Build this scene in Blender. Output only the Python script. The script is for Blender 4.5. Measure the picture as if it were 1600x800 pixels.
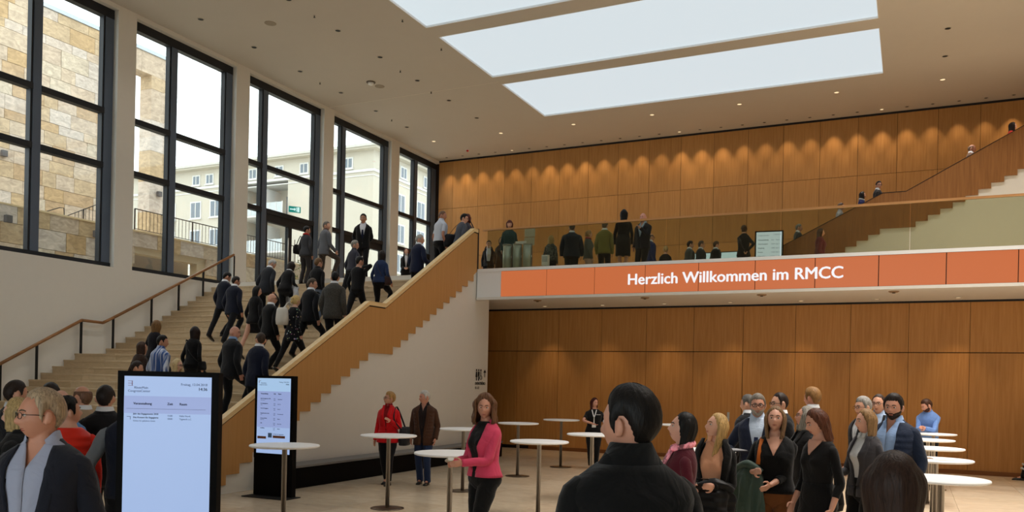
import bpy, bmesh, math, random
import numpy as np
from mathutils import Vector, Matrix

for _o in list(bpy.data.objects):
    bpy.data.objects.remove(_o, do_unlink=True)
SC = bpy.context.scene
COL = SC.collection
PI = math.pi
rng = np.random.RandomState(7)
random.seed(7)

# ------------------------------------------------------------------ camera
cam_d = bpy.data.cameras.new('camera')
cam = bpy.data.objects.new('camera', cam_d)
COL.objects.link(cam)
cam_d.sensor_width = 36.0
cam_d.lens = 29.473
cam_d.shift_y = 0.125
cam_d.clip_start = 0.05
cam_d.clip_end = 400
CAM_RIGHT = Vector((0.902339, 0.430485, 0.021606))
CAM_FWD = Vector((-0.430558, 0.902562, -0.001373))
CAM_H = 1.92
_f = CAM_FWD.normalized()
_r = (CAM_RIGHT - CAM_RIGHT.dot(_f) * _f).normalized()
_u = _r.cross(_f).normalized()
cam.matrix_world = Matrix(((_r.x, _u.x, -_f.x, 0), (_r.y, _u.y, -_f.y, 0), (_r.z, _u.z, -_f.z, CAM_H), (0, 0, 0, 1)))
SC.camera = cam

# ------------------------------------------------------------------ sky, exposure
world = bpy.data.worlds.new('overcast_sky')
SC.world = world
world.use_nodes = True
_bg = world.node_tree.nodes['Background']
_bg.inputs[0].default_value = (0.93, 0.97, 1.0, 1)
_bg.inputs[1].default_value = 3.6
SC.view_settings.view_transform = 'Standard'
SC.view_settings.look = 'None'
SC.view_settings.exposure = 0.0
SC.view_settings.gamma = 1.0
SC.view_settings.use_curve_mapping = False
try:
    SC.cycles.max_bounces = 8
    SC.cycles.diffuse_bounces = 4
    SC.cycles.transparent_max_bounces = 16
    SC.cycles.use_denoising = True
    SC.cycles.sample_clamp_indirect = 4.0
    SC.cycles.caustics_reflective = False
    SC.cycles.caustics_refractive = False
except Exception:
    pass
SKYLIGHT_STRENGTH = 1.0
SPOT_WALL = 95.0      # wall washers in the ceiling
SPOT_SOFFIT = 80.0    # downlights under the gallery
SPOT_CEIL = 600.0     # downlights of the hall ceiling

# ------------------------------------------------------------------ materials
def lin(c):
    o = []
    for v in c[:3]:
        v = v / 255.0
        o.append(v / 12.92 if v <= 0.04045 else ((v + 0.055) / 1.055) ** 2.4)
    return (o[0], o[1], o[2], 1.0)

_M = {}
def newmat(name):
    m = bpy.data.materials.new(name)
    m.use_nodes = True
    nt = m.node_tree
    return m, nt, nt.nodes['Principled BSDF']

def nd(nt, typ, **kw):
    n = nt.nodes.new(typ)
    for k, v in kw.items():
        setattr(n, k, v)
    return n

def plain(name, c, rough=0.6, metal=0.0, spec=0.4, noise=0.06, nscale=6.0, bump=0.0, bscale=60.0):
    key = (name, c, rough, metal)
    if key in _M: return _M[key]
    m, nt, b = newmat(name)
    b.inputs['Roughness'].default_value = rough
    b.inputs['Metallic'].default_value = metal
    b.inputs['Specular IOR Level'].default_value = spec
    tc = nd(nt, 'ShaderNodeTexCoord')
    n = nd(nt, 'ShaderNodeTexNoise')
    n.inputs['Scale'].default_value = nscale
    n.inputs['Detail'].default_value = 4
    nt.links.new(tc.outputs['Object'], n.inputs['Vector'])
    r = nd(nt, 'ShaderNodeMapRange')
    r.inputs['To Min'].default_value = 1 - noise
    r.inputs['To Max'].default_value = 1 + noise
    nt.links.new(n.outputs['Fac'], r.inputs['Value'])
    mx = nd(nt, 'ShaderNodeVectorMath', operation='MULTIPLY')
    mx.inputs[0].default_value = lin(c)[:3]
    nt.links.new(r.outputs['Result'], mx.inputs[1])
    nt.links.new(mx.outputs[0], b.inputs['Base Color'])
    if bump > 0:
        n2 = nd(nt, 'ShaderNodeTexNoise')
        n2.inputs['Scale'].default_value = bscale
        n2.inputs['Detail'].default_value = 3
        nt.links.new(tc.outputs['Object'], n2.inputs['Vector'])
        bp = nd(nt, 'ShaderNodeBump')
        bp.inputs['Strength'].default_value = bump
        bp.inputs['Distance'].default_value = 0.02
        nt.links.new(n2.outputs['Fac'], bp.inputs['Height'])
        nt.links.new(bp.outputs['Normal'], b.inputs['Normal'])
    _M[key] = m
    return m

def emis(name, c, s, base=(20, 20, 22)):
    key = ('e', name, c, s)
    if key in _M: return _M[key]
    m, nt, b = newmat(name)
    b.inputs['Base Color'].default_value = lin(base)
    b.inputs['Roughness'].default_value = 0.35
    b.inputs['Emission Color'].default_value = lin(c)
    b.inputs['Emission Strength'].default_value = s
    _M[key] = m
    return m

def wood(name, c1, c2, rough=0.45, axis='Z', vary=0.10):
    key = ('wood', name)
    if key in _M: return _M[key]
    m, nt, b = newmat(name)
    b.inputs['Roughness'].default_value = rough
    b.inputs['Specular IOR Level'].default_value = 0.3
    tc = nd(nt, 'ShaderNodeTexCoord')
    oi = nd(nt, 'ShaderNodeObjectInfo')
    mp = nd(nt, 'ShaderNodeMapping')
    sc = {'Z': (14, 14, 0.7), 'Y': (14, 0.7, 14), 'X': (0.7, 14, 14)}[axis]
    mp.inputs['Scale'].default_value = sc
    ad = nd(nt, 'ShaderNodeVectorMath', operation='ADD')
    sclr = nd(nt, 'ShaderNodeMath', operation='MULTIPLY')
    sclr.inputs[1].default_value = 37.0
    nt.links.new(oi.outputs['Random'], sclr.inputs[0])
    nt.links.new(tc.outputs['Object'], ad.inputs[0])
    nt.links.new(sclr.outputs[0], ad.inputs[1])
    nt.links.new(ad.outputs[0], mp.inputs['Vector'])
    n = nd(nt, 'ShaderNodeTexNoise')
    n.inputs['Scale'].default_value = 1.6
    n.inputs['Detail'].default_value = 6
    n.inputs['Distortion'].default_value = 0.4
    nt.links.new(mp.outputs[0], n.inputs['Vector'])
    cr = nd(nt, 'ShaderNodeValToRGB')
    cr.color_ramp.elements[0].position = 0.3
    cr.color_ramp.elements[1].position = 0.7
    cr.color_ramp.elements[0].color = lin(c1)
    cr.color_ramp.elements[1].color = lin(c2)
    nt.links.new(n.outputs['Fac'], cr.inputs['Fac'])
    mr = nd(nt, 'ShaderNodeMapRange')
    mr.inputs['To Min'].default_value = 1 - vary
    mr.inputs['To Max'].default_value = 1 + vary
    nt.links.new(oi.outputs['Random'], mr.inputs['Value'])
    mx = nd(nt, 'ShaderNodeVectorMath', operation='MULTIPLY')
    nt.links.new(cr.outputs['Color'], mx.inputs[0])
    nt.links.new(mr.outputs['Result'], mx.inputs[1])
    nt.links.new(mx.outputs[0], b.inputs['Base Color'])
    bp = nd(nt, 'ShaderNodeBump')
    bp.inputs['Strength'].default_value = 0.08
    nt.links.new(n.outputs['Fac'], bp.inputs['Height'])
    nt.links.new(bp.outputs['Normal'], b.inputs['Normal'])
    _M[key] = m
    return m

def stone(name, cols, rough=0.5, scale=(2.0, 2.0, 2.0), spec=0.4, veins=0.25, vary=0.1, joints=None):
    """Stone whose tone is drawn per piece (Object Info random) with clouded grain inside it."""
    key = ('stone', name)
    if key in _M: return _M[key]
    m, nt, b = newmat(name)
    b.inputs['Roughness'].default_value = rough
    b.inputs['Specular IOR Level'].default_value = spec
    tc = nd(nt, 'ShaderNodeTexCoord')
    oi = nd(nt, 'ShaderNodeObjectInfo')
    cr = nd(nt, 'ShaderNodeValToRGB')
    cr.color_ramp.interpolation = 'CONSTANT' if len(cols) > 3 else 'LINEAR'
    el = cr.color_ramp.elements
    while len(el) < len(cols):
        el.new(0.5)
    for i, c in enumerate(cols):
        el[i].position = i / len(cols) if len(cols) > 3 else i / max(1, len(cols) - 1)
        el[i].color = lin(c)
    nt.links.new(oi.outputs['Random'], cr.inputs['Fac'])
    sm = nd(nt, 'ShaderNodeMath', operation='MULTIPLY')
    sm.inputs[1].default_value = 53.0
    nt.links.new(oi.outputs['Random'], sm.inputs[0])
    ad = nd(nt, 'ShaderNodeVectorMath', operation='ADD')
    nt.links.new(tc.outputs['Object'], ad.inputs[0])
    nt.links.new(sm.outputs[0], ad.inputs[1])
    mp = nd(nt, 'ShaderNodeMapping')
    mp.inputs['Scale'].default_value = scale
    nt.links.new(ad.outputs[0], mp.inputs['Vector'])
    n = nd(nt, 'ShaderNodeTexNoise')
    n.inputs['Scale'].default_value = 2.2
    n.inputs['Detail'].default_value = 7
    n.inputs['Roughness'].default_value = 0.6
    n.inputs['Distortion'].default_value = 1.2
    nt.links.new(mp.outputs[0], n.inputs['Vector'])
    mr = nd(nt, 'ShaderNodeMapRange')
    mr.inputs['From Min'].default_value = 0.3
    mr.inputs['From Max'].default_value = 0.7
    mr.inputs['To Min'].default_value = 1 - veins
    mr.inputs['To Max'].default_value = 1 + veins * 0.6
    nt.links.new(n.outputs['Fac'], mr.inputs['Value'])
    mx = nd(nt, 'ShaderNodeVectorMath', operation='MULTIPLY')
    nt.links.new(cr.outputs['Color'], mx.inputs[0])
    nt.links.new(mr.outputs['Result'], mx.inputs[1])
    nt.links.new(mx.outputs[0], b.inputs['Base Color'])
    _M[key] = m
    return m

def glass(name, tint, gloss=0.08, rough=0.02):
    key = ('glass', name)
    if key in _M: return _M[key]
    m = bpy.data.materials.new(name)
    m.use_nodes = True
    nt = m.node_tree
    nt.nodes.clear()
    out = nd(nt, 'ShaderNodeOutputMaterial')
    tr = nd(nt, 'ShaderNodeBsdfTransparent')
    tr.inputs[0].default_value = lin(tint)
    gl = nd(nt, 'ShaderNodeBsdfGlossy')
    gl.inputs['Roughness'].default_value = rough
    lw = nd(nt, 'ShaderNodeLayerWeight')
    lw.inputs['Blend'].default_value = 0.35
    mr = nd(nt, 'ShaderNodeMapRange')
    mr.inputs['To Min'].default_value = gloss * 0.5
    mr.inputs['To Max'].default_value = min(0.6, gloss * 4)
    nt.links.new(lw.outputs['Fresnel'], mr.inputs['Value'])
    mx = nd(nt, 'ShaderNodeMixShader')
    nt.links.new(mr.outputs['Result'], mx.inputs[0])
    nt.links.new(tr.outputs[0], mx.inputs[1])
    nt.links.new(gl.outputs[0], mx.inputs[2])
    nt.links.new(mx.outputs[0], out.inputs[0])
    _M[key] = m
    return m

M_WALL = plain('white_plaster', (222, 219, 212), 0.85, noise=0.02, bump=0.03, bscale=90)
M_CEIL = plain('ceiling_plaster', (200, 193, 184), 0.9, noise=0.02, nscale=2)
M_WHITE = plain('white_lacquer', (235, 236, 236), 0.35, noise=0.01)
M_FRAME = plain('anthracite_metal', (88, 100, 118), 0.5, 0.1, noise=0.04)
M_FRAMED = plain('dark_gasket_metal', (30, 33, 38), 0.55, 0.1, noise=0.04)
M_BLACK = plain('black_lacquer', (13, 12, 12), 0.6, spec=0.06, noise=0.05)
M_BLACKM = plain('matt_black', (18, 17, 18), 0.6, noise=0.05)
M_STEEL = plain('brushed_steel', (176, 168, 158), 0.32, 0.9, noise=0.06, nscale=30)
M_OAK = wood('oak_wall_veneer', (172, 122, 66), (188, 138, 80), 0.5)
M_OAKD = wood('oak_lower_veneer', (170, 118, 60), (186, 134, 74), 0.5, vary=0.06)
M_OAKB = wood('oak_balustrade_veneer', (184, 136, 80), (192, 144, 88), 0.5, vary=0.02)
M_OAKL = wood('oak_handrail', (222, 188, 134), (234, 204, 154), 0.45, axis='Y', vary=0.02)
M_RAILW = wood('walnut_handrail', (132, 92, 58), (160, 116, 76), 0.35, axis='Y', vary=0.02)
M_FLOOR = stone('travertine_floor', [(198, 178, 152), (212, 194, 168), (204, 184, 156)], 0.22, (1.2, 3.0, 2), 0.5, 0.16)
M_STEP = stone('limestone_steps', [(198, 176, 144), (206, 186, 156), (190, 168, 136)], 0.55, (1.5, 4, 4), 0.3, 0.12)
M_TRAV = stone('travertine_blocks', [(200, 180, 158), (196, 172, 140), (202, 186, 170), (192, 162, 122), (204, 188, 166), (198, 178, 156), (188, 160, 126), (202, 182, 158), (206, 192, 178), (196, 170, 134)], 0.8, (1.6, 1.6, 3.0), 0.2, 0.34)
M_GLASS = glass('window_glass', (244, 248, 247), 0.05)
M_GLASSB = glass('balustrade_glass', (226, 228, 214), 0.06)
M_FROST = plain('pale_film', (206, 216, 208), 0.5, noise=0.03)

# ------------------------------------------------------------------ mesh helpers
class G:
    """Collects vertices and faces for ONE mesh."""
    def __init__(s):
        s.v = []; s.f = []; s.m = []
    def add(s, V, F, mi=0):
        o = len(s.v)
        s.v.extend([tuple(map(float, p)) for p in V])
        s.f.extend([tuple(i + o for i in f) for f in F])
        s.m.extend([mi] * len(F))
    def box(s, x0, x1, y0, y1, z0, z1, mi=0):
        V = [(x0, y0, z0), (x1, y0, z0), (x1, y1, z0), (x0, y1, z0), (x0, y0, z1), (x1, y0, z1), (x1, y1, z1), (x0, y1, z1)]
        s.add(V, [(0, 3, 2, 1), (4, 5, 6, 7), (0, 1, 5, 4), (1, 2, 6, 5), (2, 3, 7, 6), (3, 0, 4, 7)], mi)
        return s
    def loft(s, rings, mi=0, cap=(True, True), closed=True):
        n = len(rings[0]); V = []; F = []
        for r in rings: V.extend(r)
        for i in range(len(rings) - 1):
            for j in range(n if closed else n - 1):
                k = (j + 1) % n
                F.append((i * n + j, i * n + k, (i + 1) * n + k, (i + 1) * n + j))
        if cap[0]: F.append(tuple(range(n - 1, -1, -1)))
        if cap[1]: F.append(tuple(range((len(rings) - 1) * n, len(rings) * n)))
        s.add(V, F, mi)
        return s
    def tube(s, P, R, n=10, mi=0, flat=None):
        P = np.array(P, float)
        if not hasattr(R, '__len__'): R = [R] * len(P)
        T = np.gradient(P, axis=0)
        T /= np.maximum(np.linalg.norm(T, axis=1, keepdims=True), 1e-9)
        up = np.array([0, 0, 1.0]) if abs(T[0][2]) < 0.9 else np.array([0, 1.0, 0])
        A = np.cross(T[0], up); A /= np.linalg.norm(A)
        rings = []
        th = np.linspace(0, 2 * PI, n, endpoint=False)
        for i in range(len(P)):
            A = A - T[i] * A.dot(T[i]); A /= max(np.linalg.norm(A), 1e-9)
            B = np.cross(T[i], A)
            ra, rb = (R[i] if hasattr(R[i], '__len__') else (R[i], R[i]))
            rings.append(P[i] + np.outer(np.cos(th) * ra, A) + np.outer(np.sin(th) * rb, B))
        s.loft(rings, mi)
        return s
    def ell(s, c, r, n=14, k=9, mi=0, R=None):
        c = np.array(c, float); rings = []
        th = np.linspace(0, 2 * PI, n, endpoint=False)
        for i in range(k + 1):
            a = -PI / 2 + PI * i / k
            ca = max(math.cos(a), 0.03)
            q = np.stack([np.cos(th) * ca * r[0], np.sin(th) * ca * r[1], np.full(n, math.sin(a) * r[2])], 1)
            if R is not None: q = q @ R.T
            rings.append(q + c)
        s.loft(rings, mi)
        return s
    def lathe(s, c, prof, n=32, mi=0):
        th = np.linspace(0, 2 * PI, n, endpoint=False)
        s.loft([np.stack([c[0] + np.cos(th) * r, c[1] + np.sin(th) * r, np.full(n, c[2] + z)], 1) for r, z in prof], mi)
        return s
    def build(s, name, mats, parent=None, smooth=False, loc=None):
        me = bpy.data.meshes.new(name)
        me.from_pydata(s.v, [], s.f)
        if not isinstance(mats, (list, tuple)): mats = [mats]
        for m in mats: me.materials.append(m)
        if len(mats) > 1: me.polygons.foreach_set('material_index', s.m)
        bm = bmesh.new(); bm.from_mesh(me)
        bmesh.ops.recalc_face_normals(bm, faces=bm.faces)
        bm.to_mesh(me); bm.free()
        if smooth: me.polygons.foreach_set('use_smooth', [True] * len(me.polygons))
        o = bpy.data.objects.new(name, me)
        COL.objects.link(o)
        if parent is not None: o.parent = parent
        if loc is not None: o.location = loc
        return o

def box(name, b, mat, parent=None, **k):
    o = G().box(*b).build(name, mat, parent)
    return o

def cbox(name, b, mat, parent=None):
    """A box whose object origin is its own centre (so per-piece textures differ)."""
    c = ((b[0] + b[1]) / 2, (b[2] + b[3]) / 2, (b[4] + b[5]) / 2)
    h = ((b[1] - b[0]) / 2, (b[3] - b[2]) / 2, (b[5] - b[4]) / 2)
    return G().box(-h[0], h[0], -h[1], h[1], -h[2], h[2]).build(name, mat, parent, loc=c)

def bevel(o, w, seg=2):
    md = o.modifiers.new('bevel', 'BEVEL'); md.width = w; md.segments = seg; md.limit_method = 'ANGLE'
    return o

def empty(name, loc=(0, 0, 0), rz=0.0):
    o = bpy.data.objects.new(name, None)
    o.empty_display_size = 0.2
    COL.objects.link(o)
    o.location = loc; o.rotation_euler = (0, 0, rz)
    return o

def tag(o, label=None, cat=None, group=None, kind=None):
    if label: o['label'] = label
    if cat: o['category'] = cat
    if group: o['group'] = group
    if kind: o['kind'] = kind
    return o

def struct(o, label=None):
    o['kind'] = 'structure'
    if label: o['label'] = label
    return o

def copy_tree(o, parent=None):
    c = o.copy(); COL.objects.link(c)
    if parent is not None: c.parent = parent
    for ch in list(o.children): copy_tree(ch, c)
    return c

def text(name, body, size, loc, rot, mat, parent=None, align='LEFT', bold=0.0, ext=0.002):
    cu = bpy.data.curves.new(name, 'FONT')
    cu.body = body; cu.size = size; cu.align_x = align
    cu.extrude = ext; cu.resolution_u = 3
    tmp = bpy.data.objects.new(name, cu)
    me = bpy.data.meshes.new_from_object(tmp)
    bpy.data.objects.remove(tmp); bpy.data.curves.remove(cu)
    if bold > 0:                       # strokes thickened by overlaying shifted outlines
        V = [tuple(v.co) for v in me.vertices]; F = [tuple(p.vertices) for p in me.polygons]
        n = len(V); VV = []; FF = []
        for k, (dx, dy) in enumerate(((0, 0), (bold, 0), (-bold, 0), (0, bold * 0.6), (0, -bold * 0.6))):
            VV += [(x + dx, y + dy, z + 0.0001 * k) for x, y, z in V]; FF += [tuple(i + n * k for i in f) for f in F]
        me = bpy.data.meshes.new(name); me.from_pydata(VV, [], FF)
    me.name = name
    me.materials.clear(); me.materials.append(mat)
    o = bpy.data.objects.new(name, me)
    COL.objects.link(o)
    if parent is not None: o.parent = parent
    o.location = loc; o.rotation_euler = rot
    return o

def spot(name, loc, aim, power, angle, blend, color, parent=None, size=0.03):
    l = bpy.data.lights.new(name, 'SPOT')
    l.energy = power; l.spot_size = math.radians(angle); l.spot_blend = blend
    l.color = color; l.shadow_soft_size = size
    o = bpy.data.objects.new(name, l)
    COL.objects.link(o)
    if parent is not None: o.parent = parent
    o.location = loc
    d = Vector(aim).normalized()
    o.rotation_euler = d.to_track_quat('-Z', 'Y').to_euler()
    return o
# ================================================================== the setting
XL, XS = -19.0, -10.1          # window wall, outer face of the stair balustrade
YB, ZC = 31.9, 11.62           # upper back wall, ceiling
YLED, YLOW = 18.97, 22.4       # gallery front, lower back wall
ZU = 4.75                      # upper floor
LY0, LY1, LZ = 14.28, 15.18, 2.42   # stair landing
RUN, RISE = 0.30, 0.1665
NLOW, NUP = 14, 13
XR = 9.0

def stairs_z(y):
    if y >= LY1 + NUP * RUN: return ZU
    if y >= LY1: return LZ + (math.floor((y - LY1) / RUN + 1e-6) + 1) * RISE
    if y >= LY0: return LZ
    n = math.floor((LY0 - y) / RUN - 1e-6) + 1
    return max(0.0, LZ - n * RISE)

# ---- ground floor: stone tiles laid one by one where the eye can follow them
floor = struct(box('floor', (-10.1, XR, 5.2, 24, -0.3, -0.012), plain('floor_bed', (150, 130, 104), 0.8)), 'pale travertine tiled floor of the foyer')
tile = None
for i in range(11):
    for j in range(17):
        x, y = -10.07 + i * 1.2, 5.2 + j * 1.02
        if tile is None:
            t = G().box(-0.598, 0.598, -0.508, 0.508, -0.02, 0.0).build('floor_tile', M_FLOOR, floor)
            tile = t
        else:
            t = tile.copy(); COL.objects.link(t)
        t.location = (x + 0.6, y + 0.51, 0.0)
box('floor_field', (XL, XR, -5, 5.2, -0.3, 0.0), M_FLOOR, floor)
box('floor_field', (XL, -10.1, 5.2, 24, -0.3, 0.0), M_FLOOR, floor)
box('floor_field', (-10.07 + 13.2, XR, 5.2, 24, -0.3, 0.0), M_FLOOR, floor)

# ---- window wall
wl = struct(box('wall_left', (XL - 0.5, XL, -5, 24.5, -0.3, ZU - 0.02), M_WALL), 'white plastered wall under the tall windows')
COLW = 0.57
WIN = [(7.39, 11.09), (11.66, 15.36), (15.93, 19.63), (20.2, 23.9), (24.47, 28.17), (28.74, 31.95)]
MUL = [8.9, 13.26, 17.38, 21.13, 25.29, 30.29]
for i, (y0, y1) in enumerate(WIN):
    p = box('column', (XL - 0.5, XL, y0 - COLW, y0, ZU - 0.02, 11.5), M_WALL, wl)
box('wall_pier', (XL - 0.5, XL, -5, 7.39 - COLW, ZU - 0.02, ZC + 0.3), M_WALL, wl)
box('lintel', (XL - 0.5, XL, -5, YB + 0.3, 11.5, ZC + 0.3), M_WALL, wl)

XF = XL - 0.17
for i, (y0, y1) in enumerate(WIN):
    k = i + 1
    w = struct(empty('window_%d' % k, (XF, y0, ZU)), 'tall anthracite framed window bay number %s from the near end of the wall' % ['one', 'two', 'three', 'four', 'five', 'six'][i])
    ym = MUL[i] - y0; wd = y1 - y0
    top = 11.5 - ZU
    def bar(name, a, b, z0, z1, d=0.22, m=M_FRAME, x=0.0):
        return box(name, (x - d, x, a, b, z0, z1), m, w)
    doors = i >= 3
    jr = 0.25 if i < 5 else 0.4
    bar('jamb', 0, 0.1, 0, top); bar('jamb', wd - jr, wd, 0, top)
    bar('jamb_gasket', wd - jr - 0.05, wd - jr, 0, top, 0.16, M_FRAMED, -0.02)
    bar('mullion', ym - 0.11, ym + 0.11, 0, top)
    bar('mullion_gasket', ym - 0.16, ym - 0.11, 0, top, 0.16, M_FRAMED, -0.02)
    bar('head', 0, wd, top - 0.24, top, 0.2, M_FRAMED, 0.01)
    hz = [8.8 - ZU, 7.38 - ZU]
    for z in hz:
        th = 0.075
        bar('transom', 0.1, ym - 0.11, z - th, z + th, 0.2, M_FRAMED, 0.012)
        bar('transom', ym + 0.11, wd - jr, z - th, z + th, 0.2, M_FRAMED, 0.012)
    if not doors:
        bar('window_sill', 0, wd, -0.02, 0.1, 0.24, M_FRAMED, 0.03)
    zz = [0.02] + sorted(hz) + [top]
    for a, b in zip(zz[:-1], zz[1:]):
        G().box(-0.13, -0.11, 0.1, ym - 0.11, a + 0.05, b - 0.05).build('pane', M_GLASS, w)
        if not (doors and a < 1):
            G().box(-0.13, -0.11, ym + 0.11, wd - jr, a + 0.05, b - 0.05).build('pane', M_GLASS, w)
    if doors:
        d = struct(empty('door_%d' % (i - 2), (XF, y0 + ym + 0.11, ZU)), 'glazed entrance door in window bay number %s' % ['four', 'five', 'six'][i - 3])
        dw = wd - jr - ym - 0.11
        def db(name, a, b, z0, z1, dd=0.14, m=M_FRAMED, x=-0.02):
            return box(name, (x - dd, x, a, b, z0, z1), m, d)
        hh = hz[1] - 0.075
        db('door_header', 0, dw, hh - 0.16, hh)
        half = dw / 2
        for q in (0, 1):
            a, b = q * half, (q + 1) * half
            db('stile', a, a + 0.09, 0, hh - 0.16); db('stile', b - 0.09, b, 0, hh - 0.16)
            db('bottom_rail', a + 0.09, b - 0.09, 0, 0.12); db('top_rail', a + 0.09, b - 0.09, hh - 0.26, hh - 0.16)
            G().box(-0.1, -0.08, a + 0.09, b - 0.09, 0.12, hh - 0.26).build('pane', M_GLASS, d)
            hy = b - 0.16 if q == 0 else a + 0.16
            G().tube([(0.05, hy, 0.5), (0.05, hy, 1.9)], 0.016, 8).build('door_handle', M_STEEL, d, True)

# ---- ceiling, with the slots of the light ceiling left open
ceil = struct(empty('ceiling', (0, 0, ZC)), 'warm white plaster ceiling around the luminous skylight strips')
SKX0, SKX1 = -12.25, -0.97
STR = [(24.38, 27.92), (20.36, 23.74), (16.3, 19.7), (12.25, 15.63), (8.2, 11.58)]
def cpiece(x0, x1, y0, y1):
    return box('ceiling_plate', (x0, x1, y0, y1, 0, 0.35), M_CEIL, ceil)
cpiece(XL - 0.5, SKX0, -5, YB + 0.3); cpiece(SKX1, XR, -5, YB + 0.3)
cpiece(SKX0, SKX1, 27.92, YB + 0.3); cpiece(SKX0, SKX1, -5, 8.2)
for a, b in zip(STR[1:], STR[:-1]):
    cpiece(SKX0, SKX1, a[1], b[0])
box('ceiling_joint', (XL, SKX0, 24.15, 24.17, -0.004, 0.0), plain('joint', (222, 214, 202), 0.8), ceil)
M_SKY = emis('luminous_ceiling', (209, 221, 227), SKYLIGHT_STRENGTH, (60, 62, 64))
for i, (y0, y1) in enumerate(STR):
    s = tag(empty('skylight', ((SKX0 + SKX1) / 2, (y0 + y1) / 2, ZC)),
            ['luminous skylight strip nearest to the oak back wall', 'luminous skylight strip second from the oak back wall',
             'luminous skylight strip third from the oak back wall, cut by the picture edge', 'luminous skylight strip fourth from the oak back wall',
             'luminous skylight strip fifth from the oak back wall'][i], 'skylight', 'skylight strips in the ceiling')
    hx, hy = (SKX1 - SKX0) / 2, (y1 - y0) / 2
    box('diffuser', (-hx, hx, -hy, hy, 0.05, 0.07), M_SKY, s)
    for b in ((-hx, -hx + 0.02, -hy, hy), (hx - 0.02, hx, -hy, hy), (-hx, hx, -hy, -hy + 0.02), (-hx, hx, hy - 0.02, hy)):
        box('trim_frame', (b[0], b[1], b[2], b[3], -0.005, 0.05), M_WHITE, s)

# ---- upper back wall: oak panels, each one its own
wb = struct(box('wall_back', (XL - 0.5, XR, YB + 0.02, YB + 0.3, ZU - 0.6, ZC), plain('panel_gap', (34, 20, 10), 0.9)), 'oak veneered panel wall behind the gallery')
PXS = [-19.0, -18.3] + [-18.3 + 1.262 * k for k in range(1, 22)]
PZS = [4.75, 5.27, 7.38, 9.49, 11.55]
for a, b in zip(PXS[:-1], PXS[1:]):
    for c, e in zip(PZS[:-1], PZS[1:]):
        cbox('wood_panel', (a + 0.006, b - 0.006, YB, YB + 0.03, c + 0.006, e - 0.006), M_OAK, wb)
box('shadow_gap', (XL, XR, YB - 0.005, YB + 0.02, 11.55, ZC), M_BLACKM, wb)

# ---- the gallery slab with its soffit, upper floor
fu = struct(box('floor_upper', (XL - 0.5, XR, YLED + 0.12, YB + 0.3, 4.1, ZU), M_WALL), 'upper foyer floor slab with white soffit over the lower hall')
box('soffit_strip', (XS, XR, YLED - 0.02, YLED + 0.12, 4.02, 4.085), M_WALL, fu)
box('gallery_edge', (XS, XR, YLED - 0.02, YLED + 0.12, 4.735, 4.81), M_WHITE, fu)
box('gallery_fascia', (XS, -9.42, YLED, YLED + 0.12, 4.085, 4.735), M_WHITE, fu)
box('floor_finish', (XL, XR, YLED + 0.14, YB, ZU, ZU + 0.004), M_STEP, fu)

# ---- lower back wall: oak panels above, tall oak doors below
wk = struct(box('wall_lower', (XL - 0.5, XR, YLOW + 0.03, YLOW + 0.3, 0, 4.1), plain('panel_gap', (34, 20, 10), 0.9)), 'oak panelled wall with flush tall doors under the gallery')
LX = [-19.0, -17.07, -15.77, -14.46, -13.15, -11.84] + [-10.53 + 1.304 * k for k in range(0, 15)]
for k, (a, b) in enumerate(zip(LX[:-1], LX[1:])):
    cbox('wood_panel', (a + 0.005, b - 0.005, YLOW - 0.01, YLOW + 0.03, 2.87, 4.05), M_OAKD, wk)
    g2 = 0.012 if abs(b + 4.03) < 0.1 else 0.004
    rec = 0.0 if b < -10.4 else 0.05
    cbox('wood_panel', (a + 0.004, b - g2, YLOW + rec - 0.05, YLOW + rec + 0.02, 0.1, 2.85), M_OAKD, wk)
box('shadow_gap', (XL, XR, YLOW - 0.012, YLOW + 0.03, 4.05, 4.1), M_BLACKM, wk)
struct(box('baseboard_back', (-10.1, XR, YLOW - 0.03, YLOW + 0.03, 0, 0.1), wood('oak_plinth', (110, 66, 28), (130, 80, 36), 0.5, 'X')), 'oak plinth along the lower back wall')
dh = empty('door_handle', (-4.35, YLOW - 0.02, 1.15)); dh.parent = wk
G().box(-0.03, 0.03, -0.006, 0.0, -0.12, 0.12).build('handle_plate', M_STEEL, dh)
G().lathe((0, 0, -0.3), [(0.025, 0), (0.025, 0.05)], 12).build('lock', M_STEEL, dh)

# walls out of view that close the hall
struct(box('wall_right', (XR, XR + 0.3, -5, YB + 0.3, -0.3, ZC + 0.3), M_WALL), 'white wall closing the hall on its far side')
FW0, FW1, FZ = -8.0, 2.0, 5.6
wfr = struct(box('wall_front', (XL - 0.5, FW0, -5.3, -5, -0.3, ZC + 0.3), M_WALL), 'white front wall of the hall around an added glazed opening')
box('wall_pier', (FW1, XR, -5.3, -5, -0.3, ZC + 0.3), M_WALL, wfr); box('lintel', (FW0, FW1, -5.3, -5, FZ, ZC + 0.3), M_WALL, wfr); box('wall_base', (FW0, FW1, -5.3, -5, -0.3, 0.12), M_WALL, wfr)
w7 = struct(empty('window_7', (FW0, -5.15, 0.12)), 'unseen glazing added behind the camera for daylight')  # unseen glazed front, added so daylight reaches the faces
for k in range(6): box('mullion', (2.0 * k - 0.06 if k else 0, 2.0 * k + 0.06 if k < 5 else 10.0, -0.1, 0.1, 0, FZ - 0.12), M_FRAME, w7)
for z in (0, 2.4, FZ - 0.2): box('transom', (0, 10.0, -0.09, 0.09, z, z + 0.08), M_FRAME, w7)
for k in range(5):
    for z0, z1 in ((0.08, 2.4), (2.48, FZ - 0.2)): box('pane', (2.0 * k + 0.06, 2.0 * k + 1.94, -0.01, 0.01, z0, z1), M_GLASS, w7)

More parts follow.
